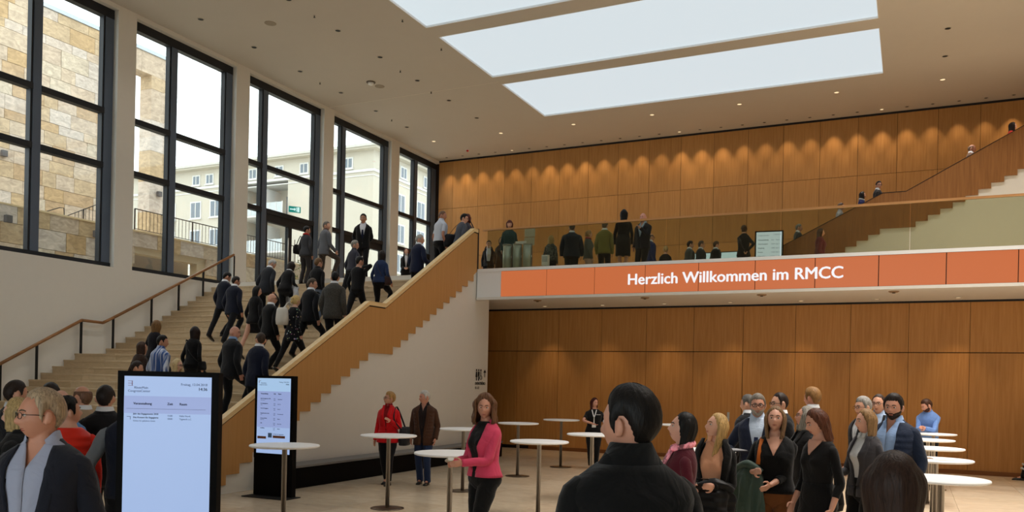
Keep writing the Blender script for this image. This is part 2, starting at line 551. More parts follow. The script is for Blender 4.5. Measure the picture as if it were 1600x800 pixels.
# ---- grand staircase
st = tag(empty('staircase', ((XL + XS) / 2, LY0, 0)), 'broad limestone staircase rising from the foyer to the upper floor', 'staircase')
SLABS = [XL, -17.53, -16.06, -14.59, -13.12, -11.65, XS - 0.1]
sx, sy = (XL + XS) / 2, LY0
slab_mesh = {}
def slab(x0, x1, y0, y1, z0, z1):
    key = (round(x1 - x0, 3), round(y1 - y0, 3), round(z1 - z0, 3))
    c = ((x0 + x1) / 2 - sx, (y0 + y1) / 2 - sy, (z0 + z1) / 2)
    if key not in slab_mesh:
        o = cbox('step_slab', (x0 - sx + 0.002, x1 - sx - 0.002, y0 - sy, y1 - sy, z0, z1), M_STEP, st)
        slab_mesh[key] = o
    else:
        o = slab_mesh[key].copy(); COL.objects.link(o)
        o.location = c
def flight(y0, z):
    off = 0.0
    for a, b in zip(SLABS[:-1], SLABS[1:]):
        slab(a, b, y0 - 0.012, y0 + RUN + 0.02, z - 0.04, z)
        slab(a, b, y0 + 0.0, y0 + RUN, z - RISE, z - 0.0405)
for k in range(NLOW):
    flight(LY0 - (k + 1) * RUN, LZ - (k + 1) * RISE if k < NLOW else 0)
for a, b in zip(SLABS[:-1], SLABS[1:]):
    slab(a, b, LY0 - 0.015, LY1 + 0.02, LZ - 0.04, LZ)
    slab(a, b, LY0, LY1, LZ - RISE, LZ - 0.0405)
for k in range(NUP):
    flight(LY1 + k * RUN, LZ + (k + 1) * RISE)
# body of the stair under the slabs and its white flank
prof = [(LY0 - NLOW * RUN, 0.0)]
for k in range(NLOW, 0, -1):
    y = LY0 - k * RUN
    prof += [(y + 0.02, max(0.01, LZ - (k + 1) * RISE)), (y + 0.02, LZ - k * RISE - 0.045)]
prof += [(LY0 + 0.02, LZ - RISE), (LY0 + 0.02, LZ - 0.045), (LY1 + 0.02, LZ - 0.045)]
for k in range(NUP):
    y = LY1 + k * RUN
    prof += [(y + 0.02, LZ + (k + 1) * RISE - 0.045), (y + RUN + 0.02, LZ + (k + 1) * RISE - 0.045)]
prof += [(LY1 + NUP * RUN + 0.02, 4.7), (LY1 + NUP * RUN + 0.02, 4.1), (19.7, 4.1), (19.7, 0.0)]
def prism(g, P, x0, x1, mi=0):
    n = len(P)
    V = [(x0, y, z) for y, z in P] + [(x1, y, z) for y, z in P]
    F = [tuple(range(n)), tuple(range(2 * n - 1, n - 1, -1))] + [(i, (i + 1) % n, n + (i + 1) % n, n + i) for i in range(n)]
    g.add(V, F, mi)
    return g
g = G(); prism(g, [(y - sy, z) for y, z in prof], XL + 0.004 - sx, XS - 0.105 - sx)
g.build('stair_core', M_WALL, st)

# ---- oak balustrade on the stair, saw-toothed along the bottom
bal = tag(empty('stair_balustrade', (XS, LY0, 0)), 'solid oak stair balustrade with saw-tooth lower edge', 'balustrade')
TOP = [(9.9, 1.02), (LY0, 3.54), (LY1 - 0.32, 3.54), (18.75, 5.82), (18.95, 5.82)]
T0 = np.array(TOP)
def top_z(y): return float(np.interp(y, T0[:, 0], T0[:, 1]))
saw = []
OFF = 0.055
for k in range(NLOW, 0, -1):
    y = LY0 - k * RUN
    saw += [(y, LZ - k * RISE + OFF - RISE), (y, LZ - k * RISE + OFF)]
saw = [(9.9, saw[0][1])] + saw + [(LY0, LZ - RISE + OFF), (LY0, LZ + OFF), (LY1, LZ + OFF)]
for k in range(NUP):
    y = LY1 + k * RUN
    saw += [(y, LZ + (k + 1) * RISE + OFF), (y + RUN, LZ + (k + 1) * RISE + OFF)]
saw += [(18.95, 4.75)]
fl_top = [(y, max(0.02, z + 0.06)) for y, z in saw if y < 18.9] + [(18.96, 4.72), (19.1, 4.72), (19.1, 4.1), (19.7, 4.1), (19.7, 0.0)]
wf = struct(prism(G(), [(9.95, 0.0), (9.95, 0.03)] + [(max(9.96, y), z) for y, z in fl_top], XS - 0.1, XS - 0.031).build('wall_stair', M_WALL), 'white flank wall beneath the staircase')
box('wall_end', (XS - 0.6, XS - 0.03, 19.7, 19.72, 0, 4.1), M_WALL, wf)
def bal_strip(ya, yb):
    lo = [p for p in saw if ya - 1e-6 <= p[0] <= yb + 1e-6]
    if lo[0][0] > ya + 1e-6: lo = [(ya, lo[0][1])] + lo
    if lo[-1][0] < yb - 1e-6: lo = lo + [(yb, lo[-1][1])]
    up = [(yb, top_z(yb) - 0.11)] + [(y, z - 0.11) for y, z in reversed(TOP) if ya + 0.01 < y < yb - 0.01] + [(ya, top_z(ya) - 0.11)]
    return lo + up
seams = [9.9, LY0 - 0.0, LY1 + 0.0, 18.95]
seams = [9.9, 11.88, LY0, LY1, 16.98, 18.95]
for a, b in zip(seams[:-1], seams[1:]):
    prism(G(), [(y - LY0, z) for y, z in bal_strip(a, b)], -0.029, 0.0).build('board', M_OAKB, bal)
cap = G()
for (ya, za), (yb, zb) in zip(TOP[:-1], TOP[1:]):
    P = [(ya - LY0, za - 0.085), (yb - LY0, zb - 0.085), (yb - LY0, zb), (ya - LY0, za)]
    prism(cap, P, -0.105, 0.018)
inner = [(y - LY0, z + 0.062) for y, z in saw if y < 18.9] + [(18.95 - LY0, 4.75)] + [(y - LY0, z - 0.115) for y, z in reversed(TOP)]
prism(G(), inner, -0.098, -0.032).build('inner_board', M_OAKB, bal)
cap.build('handrail_cap', M_OAKL, bal)
gap = G()
for (ya, za), (yb, zb) in zip(TOP[:-1], TOP[1:]):
    prism(gap, [(ya - LY0, za - 0.112), (yb - LY0, zb - 0.112), (yb - LY0, zb - 0.085), (ya - LY0, za - 0.085)], -0.09, -0.012)
gap.build('shadow_gap', M_BLACKM, bal)
prism(G(), [(18.95 - LY0, 4.75), (18.99 - LY0, 4.75), (18.99 - LY0, 5.84), (18.95 - LY0, 5.84)], -0.075, 0.018).build('end_post', M_BLACKM, bal)

# ---- handrail on the window side
hr = tag(empty('handrail', (-18.85, LY0, 0)), 'slim walnut handrail on black posts beside the white wall', 'handrail')
HP = [(8.6, 0.05), (12.27, 2.1), (14.34, 3.26), (14.95, 3.24), (15.27, 3.40), (19.5, 5.66)]
H0 = np.array(HP)
pts = [(0, y - LY0, z) for y, z in HP]
for a, b in zip(pts[1:-1], pts[2:]):
    pass
g = G()
for a, b in zip(pts[:-1], pts[1:]):
    a, b = np.array(a), np.array(b)
    if a[2] < 0.8: a = b + (a - b) * 0.55
    g.tube([a, b], [(0.03, 0.038)] * 2, 10)
    g.ell(b, (0.031, 0.037, 0.036), 8, 6)
g.build('rail', M_RAILW, hr, True)
G().tube([(0, 19.5 - LY0, 5.66), (0, 19.53 - LY0, 5.6), (0, 19.53 - LY0, 4.76)], 0.022, 8).build('rail_return', M_BLACKM, hr, True)
for y in (11.2, 12.28, 13.16, 14.33, 15.26, 16.47, 17.4, 18.3):
    z = float(np.interp(y, H0[:, 0], H0[:, 1]))
    G().box(-0.012, 0.012, y - LY0 - 0.03, y - LY0 + 0.03, stairs_z(y) + 0.003, z - 0.02).build('post', M_BLACKM, hr)

# ---- gallery glass balustrade
gb = tag(empty('glass_balustrade', (XS, YLED, ZU)), 'frameless glass balustrade with slim wooden top rail along the gallery', 'balustrade')
gx = [0.25, 2.35, 4.9, 7.45, 10.0, 12.55, 15.1, 17.65]
for a, b in zip(gx[:-1], gx[1:]):
    box('glass_pane', (a + 0.006, b - 0.006, 0.03, 0.05, 0.0, 1.03), M_GLASSB, gb)
box('top_rail', (0.12, 18.9, 0.01, 0.07, 1.03, 1.075), wood('oak_rail_cap', (168, 122, 76), (190, 142, 94), 0.4, 'X', 0.02), gb)

# ---- LED fascia
led = tag(empty('led_display', (-9.42, YLED, 4.085)), 'long orange LED welcome display along the gallery front', 'display')
LXs = [-9.42 + 1.2495 * k for k in range(0, 11)]
M_LED = emis('led_orange', (194, 104, 60), 1.0, (60, 30, 16))
for a, b in zip(LXs[:-1], LXs[1:]):
    box('led_panel', (a + 9.42 + 0.009, b + 9.42 - 0.009, -0.006, 0.1, 0.004, 0.646), M_LED, led)
box('led_back', (0, 12.49, 0.02, 0.1, 0.0, 0.65), M_BLACKM, led)
box('led_edge', (0, 18.4, -0.012, 0.1, 0.646, 0.656), M_BLACKM, led)
box('led_edge', (0, 18.4, -0.012, 0.1, -0.006, 0.004), M_BLACKM, led)
box('fascia_end', (12.5, 18.4, 0.0, 0.1, 0.0, 0.65), M_WHITE, led)
M_LEDT = emis('led_white', (246, 244, 246), 1.0)
text('lettering', 'Herzlich Willkommen im RMCC', 0.358, (-6.10 + 9.42, -0.009, 0.205), (PI / 2, 0, 0), M_LEDT, led, bold=0.009)

# ---- the next flight, at the far right of the gallery
us = tag(empty('upper_staircase', (-3.0, 27.0, ZU)), 'upper stair with solid oak balustrade and white flank behind the gallery glass', 'staircase')
R2, U2 = 0.161, 0.315
def up_z(x):
    if x < -0.95: return max(ZU, 6.70 - (math.floor((-0.95 - x) / U2 - 1e-6) + 1) * R2)
    if x < 0: return 6.70
    return 6.70 + (math.floor(x / U2 + 1e-6) + 1) * R2
saw2 = []
for j in range(12, 0, -1):
    saw2 += [(-0.95 - U2 * j, 6.70 - R2 * j), (-0.95 - U2 * (j - 1), 6.70 - R2 * j)]
saw2 += [(-0.95, 6.70), (0.0, 6.70)]
for j in range(1, 20):
    saw2 += [(U2 * (j - 1), 6.70 + R2 * j), (U2 * j, 6.70 + R2 * j)]
TOP2 = [(saw2[0][0], 5.80), (-0.89, 7.74), (-0.27, 7.74), (saw2[-1][0], 7.74 + (saw2[-1][0] + 0.27) * 0.545)]
def prism_y(g, P, y0, y1):
    n = len(P)
    V = [(x, y0, z) for x, z in P] + [(x, y1, z) for x, z in P]
    F = [tuple(range(n)), tuple(range(2 * n - 1, n - 1, -1))] + [(i, (i + 1) % n, n + (i + 1) % n, n + i) for i in range(n)]
    g.add(V, F); return g
sh = lambda P: [(x + 3.0, z - ZU) for x, z in P]
prism_y(G(), sh(saw2 + [(x, z) for x, z in reversed(TOP2)]), -0.05, 0.0).build('board', wood('oak_upper_board', (128, 84, 42), (150, 102, 56), 0.5, 'Z', 0.02), us)
prism_y(G(), sh([(x, z + 0.02) for x, z in TOP2] + [(x, z) for x, z in reversed(TOP2)]), -0.06, 0.02).build('handrail_cap', M_BLACKM, us)
prism_y(G(), sh([(saw2[0][0], ZU + 0.005)] + [(x, z + 0.01) for x, z in saw2] + [(saw2[-1][0], ZU + 0.005)]), 0.002, 0.12).build('flank', M_WALL, us)
prism_y(G(), sh([(saw2[0][0], ZU + 0.005)] + [(x, max(ZU + 0.01, z - 0.05)) for x, z in saw2] + [(saw2[-1][0], ZU + 0.005)]), 0.125, 2.4).build('stair_core', M_STEP, us)
# ================================================================== lamps
M_LAMPR = plain('lamp_ring', (190, 182, 170), 0.5)
M_LAMPD = plain('lamp_recess', (14, 13, 12), 0.6)
M_LAMPON = emis('lamp_glow', (255, 226, 178), 1.2)
WARM = (1.0, 0.74, 0.46)
def downlight(name, x, y, z, r, on, label, group):
    t = tag(empty(name, (x, y, z)), label, 'ceiling lamp', group)
    G().lathe((0, 0, 0), [(r * 1.25, 0.0), (r * 1.25, -0.008), (r, -0.008), (r, 0.0)], 16).build('lamp_ring', M_LAMPR, t, True)
    G().lathe((0, 0, -0.004), [(r, 0), (r * 0.9, 0.003)], 16).build('lamp_lens', M_LAMPON if on else M_LAMPD, t)
    return t
NUM = 'one two three four five six seven eight nine ten eleven twelve thirteen fourteen fifteen sixteen seventeen eighteen nineteen twenty'.split()
NUM += ['twenty-' + q for q in NUM[:9]] + ['thirty', 'thirty-one']
for i in range(31):
    x = -18.4 + 0.785 * i
    if x > 5: break
    bright = [1.0, 0.75, 1.1, 0.9, 0.7, 1.15, 0.85][(i * 5) % 7]
    t = downlight('wall_washer', x, 31.5, ZC, 0.055, i % 9 == 4, 'small wall washer above the oak panels, lamp number %s counted from the window corner' % NUM[i], 'wall washers along the back wall')
    spot('lamp_light', (0, 0, -0.03), (0, 0.08, -1), SPOT_WALL * bright, 60, 0.8, WARM, t, 0.02)
ORD = ['first', 'second', 'third', 'fourth', 'fifth', 'sixth', 'seventh', 'eighth', 'ninth', 'tenth', 'eleventh']
for i, x in enumerate((-17.65, -14.62, -11.6, -8.59, -5.52, -2.41, 0.67, 3.7)):
    for j, y in enumerate((29.16, 27.15, 25.1, 23.05, 20.95, 18.9, 16.85, 14.8, 12.75, 10.7, 8.65)):  # nearest rows, unseen overhead, are added to brighten the hall
        if SKX0 - 0.1 < x < SKX1 + 0.1 and y < 28: continue
        on = (y > 29)
        t = downlight('ceiling_downlight', x, y, ZC, 0.075, on,
            'round recessed downlight beside the windows, %s from the back wall' % ORD[j] if i == 0 else
            'round recessed downlight between windows and skylights, %s from the back wall' % ORD[j] if i == 1 else
            ('round recessed downlight beyond the skylights, %s from the back wall' % ORD[j] if i == 6 else
             'round recessed downlight in the outermost row, %s from the back wall' % ORD[j] if i == 7 else
             'round glowing downlight, %s along the row between skylight and back wall' % ORD[i - 2]), 'ceiling downlights')
        spot('lamp_light', (0, 0, -0.03), (0, 0, -1), SPOT_CEIL * (0.5 if y > 29 else 1.0) * (0.06 if i == 0 else 0.28 if i == 1 else (1.7 if y < 22 else 0.7) if i > 5 else 1.0), 96, 0.9, (1.0, 0.93, 0.85), t, 0.08)
# other ceiling fittings
for n, (x, y) in enumerate(((-16.05, 17.79), (-16.07, 23.04))):
    t = tag(empty('ceiling_speaker', (x, y, ZC)), ['flat round ceiling loudspeaker above the second window bay', 'flat round ceiling loudspeaker beside the smoke detector'][n], 'loudspeaker')
    G().lathe((0, 0, 0), [(0.16, 0.0), (0.16, -0.006), (0.15, -0.012)], 20).build('speaker_grille', plain('speaker_grille', (160, 148, 132), 0.8), t)
t = tag(empty('smoke_detector', (-16.11, 22.6, ZC)), 'pale smoke detector on a dark base under the ceiling', 'detector')
G().lathe((0, 0, 0), [(0.15, 0), (0.15, -0.02)], 18).build('detector_base', plain('detector_base', (96, 84, 72), 0.7), t)
G().lathe((0, 0, -0.02), [(0.1, 0), (0.09, -0.06), (0.05, -0.08)], 18).build('detector_head', M_WHITE, t, True)
t = tag(empty('warning_light', (-16.95, 30.73, ZC)), 'small red signal lamp under the ceiling near the corner', 'signal lamp')
G().lathe((0, 0, 0), [(0.06, 0), (0.06, -0.02)], 14).build('lamp_base', M_WHITE, t)
G().lathe((0, 0, -0.02), [(0.05, 0), (0.05, -0.05), (0.02, -0.07)], 14).build('lamp_dome', plain('red_plastic', (200, 30, 24), 0.3), t, True)
for n, (x, y, wh) in enumerate(((-14.6, 17.86, 'beside the row of downlights'), (-12.56, 19.0, 'at the skylight edge near the first beam'), (-12.57, 21.08, 'at the skylight edge by the second strip'),
                                (-14.65, 22.1, 'behind the first pair of downlights'), (-17.69, 21.99, 'close to the window head'), (-17.67, 26.15, 'close to the far window head'), (-14.74, 24.12, 'on the ceiling joint'))):
    t = tag(empty('sprinkler', (x, y, ZC)), 'tiny dark sprinkler head ' + wh, 'sprinkler')
    G().lathe((0, 0, 0), [(0.035, 0), (0.03, -0.01)], 10).build('sprinkler_plate', M_LAMPR, t)
    G().lathe((0, 0, -0.01), [(0.014, 0), (0.014, -0.04), (0.03, -0.045), (0.03, -0.05)], 8).build('sprinkler_nozzle', M_LAMPD, t)
# downlights under the gallery
for i in range(9):
    x = -9.4 + 1.72 * i
    if x > 5: break
    t = downlight('soffit_downlight', x, 21.75, 4.1, 0.06, True, 'recessed downlight under the gallery by the oak wall, lamp %s from the stair wall' % NUM[i], 'soffit downlights under the gallery')
    spot('lamp_light', (0, 0, -0.03), (0, 0.04, -1), SPOT_SOFFIT * (1.0 if i % 2 else 1.2), 66, 0.95, WARM, t, 0.02)
for i, x in enumerate((-8.9, -6.0, -3.2, -0.4, 2.2)):
    t = tag(empty('soffit_fitting', (x, 20.1, 4.1)), 'flat round fitting in the white soffit, number %s from the stair wall' % ['one', 'two', 'three', 'four', 'five'][i], 'ceiling fitting')
    G().lathe((0, 0, 0), [(0.11, 0), (0.11, -0.012), (0.07, -0.03)], 18).build('fitting_disc', plain('fitting', (150, 120, 88), 0.6), t, True)
    G().lathe((0, 0, -0.03), [(0.04, 0), (0.03, -0.015)], 12).build('fitting_core', M_LAMPD, t)

# ================================================================== high tables
M_TTOP = plain('white_table_top', (236, 236, 236), 0.4, noise=0.01)
def hightable():
    t = empty('high_table', (0, 0, 0))
    G().lathe((0, 0, 1.072), [(0.40, 0), (0.42, 0.008), (0.422, 0.02), (0.415, 0.028)], 48).build('tabletop', M_TTOP, t)
    G().lathe((0, 0, 0.012), [(0.031, 0), (0.031, 1.05), (0.09, 1.052), (0.09, 1.06)], 20).build('pole', M_STEEL, t, True)
    G().lathe((0, 0, 0), [(0.25, 0), (0.25, 0.007), (0.2, 0.014), (0.05, 0.016)], 36).build('base_plate', plain('table_base_steel', (96, 82, 68), 0.35, 0.8), t, True)
    return t
TB = [(-6.93, 8.09, 'white round high table in front of the slim information kiosk by the stair'),
      (-7.06, 10.55, 'white round high table in front of the woman in the red jacket'),
      (-4.80, 8.45, 'white round high table beside the woman in the pink blazer'),
      (-7.10, 12.95, 'white round high table half hidden behind the woman in the pink blazer'),
      (-7.30, 15.65, 'white round high table standing behind the pink blazer, near the stair wall end'),
      (-4.78, 10.97, 'white round high table between the pink blazer and the man in the black coat'),
      (-7.28, 17.95, 'white round high table on which the staff member in the black T-shirt leans'),
      (-4.78, 13.16, 'white round high table before the staff member, its top partly behind the dark-haired head'),
      (-4.55, 17.9, 'white round high table whose edge shows between two dark-haired heads'),
      (-2.40, 13.1, 'white round high table at which the men in suits stand with papers'),
      (-2.45, 10.97, 'white round high table behind the woman with the peach blouse'),
      (-2.30, 8.7, 'white round high table between burgundy cardigan and peach blouse'),
      (0.40, 18.5, 'white round high table the man in the blue shirt leans on'),
      (0.27, 16.15, 'white round high table second from the blue shirted man'),
      (0.30, 13.8, 'white round high table third from the blue shirted man'),
      (0.28, 11.5, 'white round high table with a paper on its top'),
      (0.27, 8.99, 'white round high table nearest to the brown bobbed head')]
t0 = hightable()
for i, (x, y, lb) in enumerate(TB):
    o = t0 if i == 0 else copy_tree(t0)
    o.location = (x, y, 0)
    tag(o, lb, 'table', 'white high tables in the foyer')
pp = G(); pp.box(-0.1, 0.1, -0.07, 0.07, 0, 0.003)
pp = pp.build('paper_sheet', plain('paper', (214, 206, 196), 0.8)); pp.location = (0.36, 11.4, 1.101); pp.rotation_euler = (0, 0, 0.6)
tag(pp, 'folded paper lying on a white high table', 'paper')
pp = G(); pp.box(-0.12, 0.12, -0.08, 0.08, 0, 0.006)
pp = pp.build('paper_folder', plain('folder', (150, 122, 100), 0.8)); pp.location = (0.12, 11.55, 1.101); pp.rotation_euler = (0, 0, 0.2)
tag(pp, 'brownish folder lying on a white high table', 'folder')

# ================================================================== information kiosks
def kiosk(name, loc, rz, label, screen_only=False):
    t = tag(empty(name, loc, rz), label, 'kiosk')
    b = G().box(-0.395, 0.395, 0.0, 0.10, 0.02, 1.95).build('housing', M_BLACK, t); bevel(b, 0.006)
    b = G().box(-0.44, 0.44, -0.22, 0.17, 0.0, 0.016).build('base_plate', M_BLACKM, t); bevel(b, 0.004)
    G().box(-0.395, 0.395, -0.004, 0.002, 0.62, 1.95).build('front_glass', M_BLACK, t)
    return t
M_SCR = emis('screen_blue', (160, 184, 226), 0.95)
M_SCR2 = emis('screen_lilac', (150, 166, 214), 0.92)
M_SCR3 = emis('screen_pale', (166, 198, 232), 0.95)
M_INK = plain('screen_ink', (36, 40, 64), 0.6)
M_INKL = plain('screen_ink_pale', (92, 104, 140), 0.6)
M_RED = plain('screen_red', (150, 70, 70), 0.6)
RX = (PI / 2, 0, 0)
def screen(t, bands):
    s = G().box(-0.34, 0.34, -0.009, -0.004, 0.70, 1.91).build('screen', M_SCR, t)
    for z0, z1, m in bands:
        G().box(-0.34, 0.34, -0.0105, -0.009, z0, z1).build('screen_field', m, s)
    return s
k1 = kiosk('information_kiosk', (-5.25, 4.763, 0), 0.445, 'tall black information kiosk with a glowing blue screen, nearest to the viewer')
s1 = screen(k1, [(1.62, 1.755, M_SCR2)])
TY = -0.0125
def tx(body, size, x, z, m=M_INK, par=None, bold=0.0, align='LEFT'):
    return text('lettering', body, size, (x, TY, z), RX, m, par, align, bold, 0.0006)
tx('RheinMain', 0.026, -0.262, 1.812, M_INKL, s1); tx('CongressCenter', 0.026, -0.31, 1.786, M_INKL, s1)
lg = G()
for z in (1.835, 1.852, 1.870): lg.box(-0.31, -0.272, TY, TY + 0.0015, z, z + 0.003)
lg.box(-0.28, -0.276, TY, TY + 0.0015, 1.835, 1.872)
lg.build('logo', M_RED, s1)
tx('Freitag, 13.04.2018', 0.027, 0.31, 1.842, M_INKL, s1, 0, 'RIGHT'); tx('14:36', 0.032, 0.31, 1.806, M_INK, s1, 0.0006, 'RIGHT')
tx('Veranstaltung', 0.026, -0.265, 1.688, M_INK, s1, 0.0008); tx('Zeit', 0.026, 0.0, 1.688, M_INK, s1, 0.0008); tx('Raum', 0.026, 0.095, 1.688, M_INK, s1, 0.0008)
G().box(-0.32, 0.3, TY, TY + 0.001, 1.655, 1.657).build('rule', M_INKL, s1)
tx('Jahr des Engagements 2018', 0.0178, -0.265, 1.610, M_INK, s1, 0.0004); tx('Das Konzert für Engagierte', 0.0178, -0.265, 1.582, M_INK, s1, 0.0004); tx('Einlass für geladene Gäste', 0.0165, -0.265, 1.556, M_INKL, s1)
tx('15:00', 0.019, 0.0, 1.598, M_INKL, s1); tx('18:00', 0.019, 0.0, 1.574, M_INKL, s1); tx('Halle Nord,', 0.0185, 0.095, 1.598, M_INKL, s1); tx('Tagwerk a.C', 0.0185, 0.095, 1.574, M_INKL, s1)
lg = G(); lg.box(-0.315, -0.285, TY, TY + 0.001, 1.592, 1.595); lg.box(-0.289, -0.286, TY, TY + 0.001, 1.57, 1.595); lg.build('arrow', M_INKL, s1)
G().lathe((0, 0, 0), [(0.005, 0), (0.005, 0.001)], 10).build('camera_dot', M_BLACK, s1).location = (0.325, TY, 1.896)

k2 = kiosk('information_kiosk', (-9.25, 10.52, 0), 0.0, 'tall black information kiosk against the oak balustrade listing events')
s2 = screen(k2, [(1.12, 1.70, M_SCR2), (1.70, 1.91, M_SCR3)])
tx('RheinMain', 0.026, -0.262, 1.822, M_INKL, s2); tx('CongressCenter', 0.026, -0.31, 1.796, M_INKL, s2)
lg = G(); lg.box(-0.31, -0.3, TY, TY + 0.0015, 1.83, 1.87); lg.box(-0.31, -0.27, TY, TY + 0.0015, 1.865, 1.87); lg.build('logo', M_RED, s2)
tx('Freitag, 13.04.2018', 0.026, 0.31, 1.842, M_INKL, s2, 0, 'RIGHT'); tx('14:36', 0.030, 0.31, 1.806, M_INK, s2, 0.0006, 'RIGHT')
tx('Veranstaltung', 0.027, -0.265, 1.652, M_INK, s2, 0.001); tx('Zeit', 0.027, 0.0, 1.652, M_INK, s2, 0.001); tx('Raum', 0.027, 0.095, 1.652, M_INK, s2, 0.001)
for n, (a, b, c) in enumerate((('Jahr des Engagements 2018', 'Das Konzert', 'Halle Nord'), ('Das Empfangsforum', 'Foyer', 'Saal 1.A'), ('Forum für Engagierte', '', 'Raum 2'), ('Gesprächsrunde im Saal', 'offen', 'Terrassen-saal'), ('Lesung und Musik', 'Eintritt frei', 'Studio 1'), ('Café', '', 'Foyer Süd'), ('Ausstellung', '', 'Galerie'))):
    z = 1.575 - 0.079 * n
    tx(a, 0.0185, -0.265, z, M_INK, s2, 0.0009)
    if b: tx(b, 0.017, -0.265, z - 0.024, M_INKL, s2)
    tx('10:00', 0.018, 0.0, z, M_INKL, s2); tx('18:00', 0.018, 0.0, z - 0.024, M_INKL, s2); tx(c, 0.02, 0.085, z - 0.008, M_INKL, s2, 0.0004)
G().box(-0.32, -0.14, TY, TY + 0.001, 0.932, 0.972).build('picture', plain('screen_brown', (140, 90, 66), 0.6), s2)
G().box(0.0, 0.25, TY, TY + 0.001, 0.952, 0.992).build('picture', plain('screen_brown', (140, 90, 66), 0.6), s2)
G().box(-0.1, -0.02, TY, TY + 0.001, 0.955, 1.03).build('picture', plain('screen_mid', (110, 150, 210), 0.6), s2)
tx('Ihr Weg in den Tagungsbereich', 0.0165, 0.01, 1.008, M_INK, s2, 0.0005); tx('Ebene 0', 0.03, -0.22, 0.82, M_INK, s2, 0.0006); tx('WC', 0.03, 0.05, 0.80, M_INK, s2, 0.0006)

k3 = tag(empty('upper_kiosk', (-4.04, 26.53, ZU), 0.12), 'black framed upright screen with white event list on the gallery', 'kiosk')
G().box(-0.42, 0.42, 0, 0.1, 0, 2.0).build('housing', M_BLACK, k3)
G().box(-0.5, 0.5, -0.2, 0.3, 0, 0.015).build('base_plate', M_BLACKM, k3)
s3 = G().box(-0.375, 0.375, -0.009, -0.004, 0.64, 1.96).build('screen', emis('screen_white', (206, 224, 240), 0.9), k3)
tx('CongressCenter', 0.05, -0.33, 1.84, M_INKL, s3); tx('13.04.2018', 0.05, 0.34, 1.86, M_INKL, s3, 0, 'RIGHT')
for n in range(8):
    tx(['Veranstaltung', 'Das Konzert', 'Empfang', 'Forum', 'Gespräch', 'Lesung', 'Café', 'Galerie'][n], 0.055, -0.32, 1.70 - 0.125 * n, M_INK, s3, 0.001)
    tx('Zeit' if n == 0 else '10:00', 0.05, 0.06, 1.70 - 0.125 * n, M_INKL, s3); tx('Raum' if n == 0 else 'Saal %d' % n, 0.05, 0.2, 1.70 - 0.125 * n, M_INKL, s3)

# ================================================================== bench plinth along the stair wall
pl = tag(empty('plinth_bench', (-9.85, 15.4, 0)), 'long low black bench with grey stone top along the stair wall', 'bench')
b = G().box(-0.21, 0.26, -4.3, 4.2, 0.0, 0.36).build('body', M_BLACK, pl); bevel(b, 0.02)
G().box(-0.21, 0.27, -4.3, 4.2, 0.362, 0.40).build('bench_top', plain('grey_bench_top', (120, 118, 116), 0.6), pl)

# ================================================================== wall sign on the stair wall
ws = tag(empty('wall_sign', (XS - 0.026, 19.02, 1.88)), 'small black toilet pictograms with arrow on the white stair wall', 'sign')
g = G()
M_SIGN = plain('sign_black', (16, 18, 24), 0.7)
def fig(y, skirt, wheel=False):
    g = G()
    g.box(-0.003, 0.0, y - 0.028, y + 0.028, 0.32, 0.375)
    if wheel:
        g.box(-0.003, 0.0, y - 0.022, y + 0.012, 0.2, 0.31)
        th = np.linspace(0, 2 * PI, 17)
        g.tube([(-0.001, y + 0.055 * math.cos(a), 0.155 + 0.055 * math.sin(a)) for a in th], [(0.011, 0.002)] * 17, 6)
    elif skirt:
        g.add([(-0.003, y - 0.03, 0.31), (-0.003, y + 0.03, 0.31), (-0.003, y + 0.055, 0.17), (-0.003, y - 0.055, 0.17), (0, y - 0.03, 0.31), (0, y + 0.03, 0.31), (0, y + 0.055, 0.17), (0, y - 0.055, 0.17)],
              [(0, 1, 2, 3), (4, 7, 6, 5), (0, 4, 5, 1), (1, 5, 6, 2), (2, 6, 7, 3), (3, 7, 4, 0)])
        g.box(-0.003, 0.0, y - 0.025, y - 0.005, 0.08, 0.17); g.box(-0.003, 0.0, y + 0.005, y + 0.025, 0.08, 0.17)
    else:
        g.box(-0.003, 0.0, y - 0.045, y + 0.045, 0.2, 0.31)
        g.box(-0.003, 0.0, y - 0.03, y - 0.004, 0.08, 0.2); g.box(-0.003, 0.0, y + 0.004, y + 0.03, 0.08, 0.2)
    g.build('pictogram', M_SIGN, ws)
fig(0.07, True); fig(0.19, False); fig(0.31, False, True)
g = G(); g.box(-0.003, 0, 0.515, 0.545, 0.17, 0.33)
g.add([(-0.003, 0.45, 0.29), (-0.003, 0.61, 0.29), (-0.003, 0.53, 0.37), (0, 0.45, 0.29), (0, 0.61, 0.29), (0, 0.53, 0.37)], [(0, 1, 2), (3, 5, 4), (0, 3, 4, 1), (1, 4, 5, 2), (2, 5, 3, 0)])
g.build('arrow', M_SIGN, ws)
text('lettering', 'EVENTBÜRO', 0.1, (0.002, 0.0, -0.03), (PI / 2, 0, PI / 2), M_SIGN, ws, bold=0.002)
text('lettering', '01-02', 0.1, (0.002, 0.0, -0.14), (PI / 2, 0, PI / 2), plain('sign_grey', (110, 104, 98), 0.7), ws)
for ch in ws.children:
    if ch.type == 'MESH': ch.location.x = 0.004

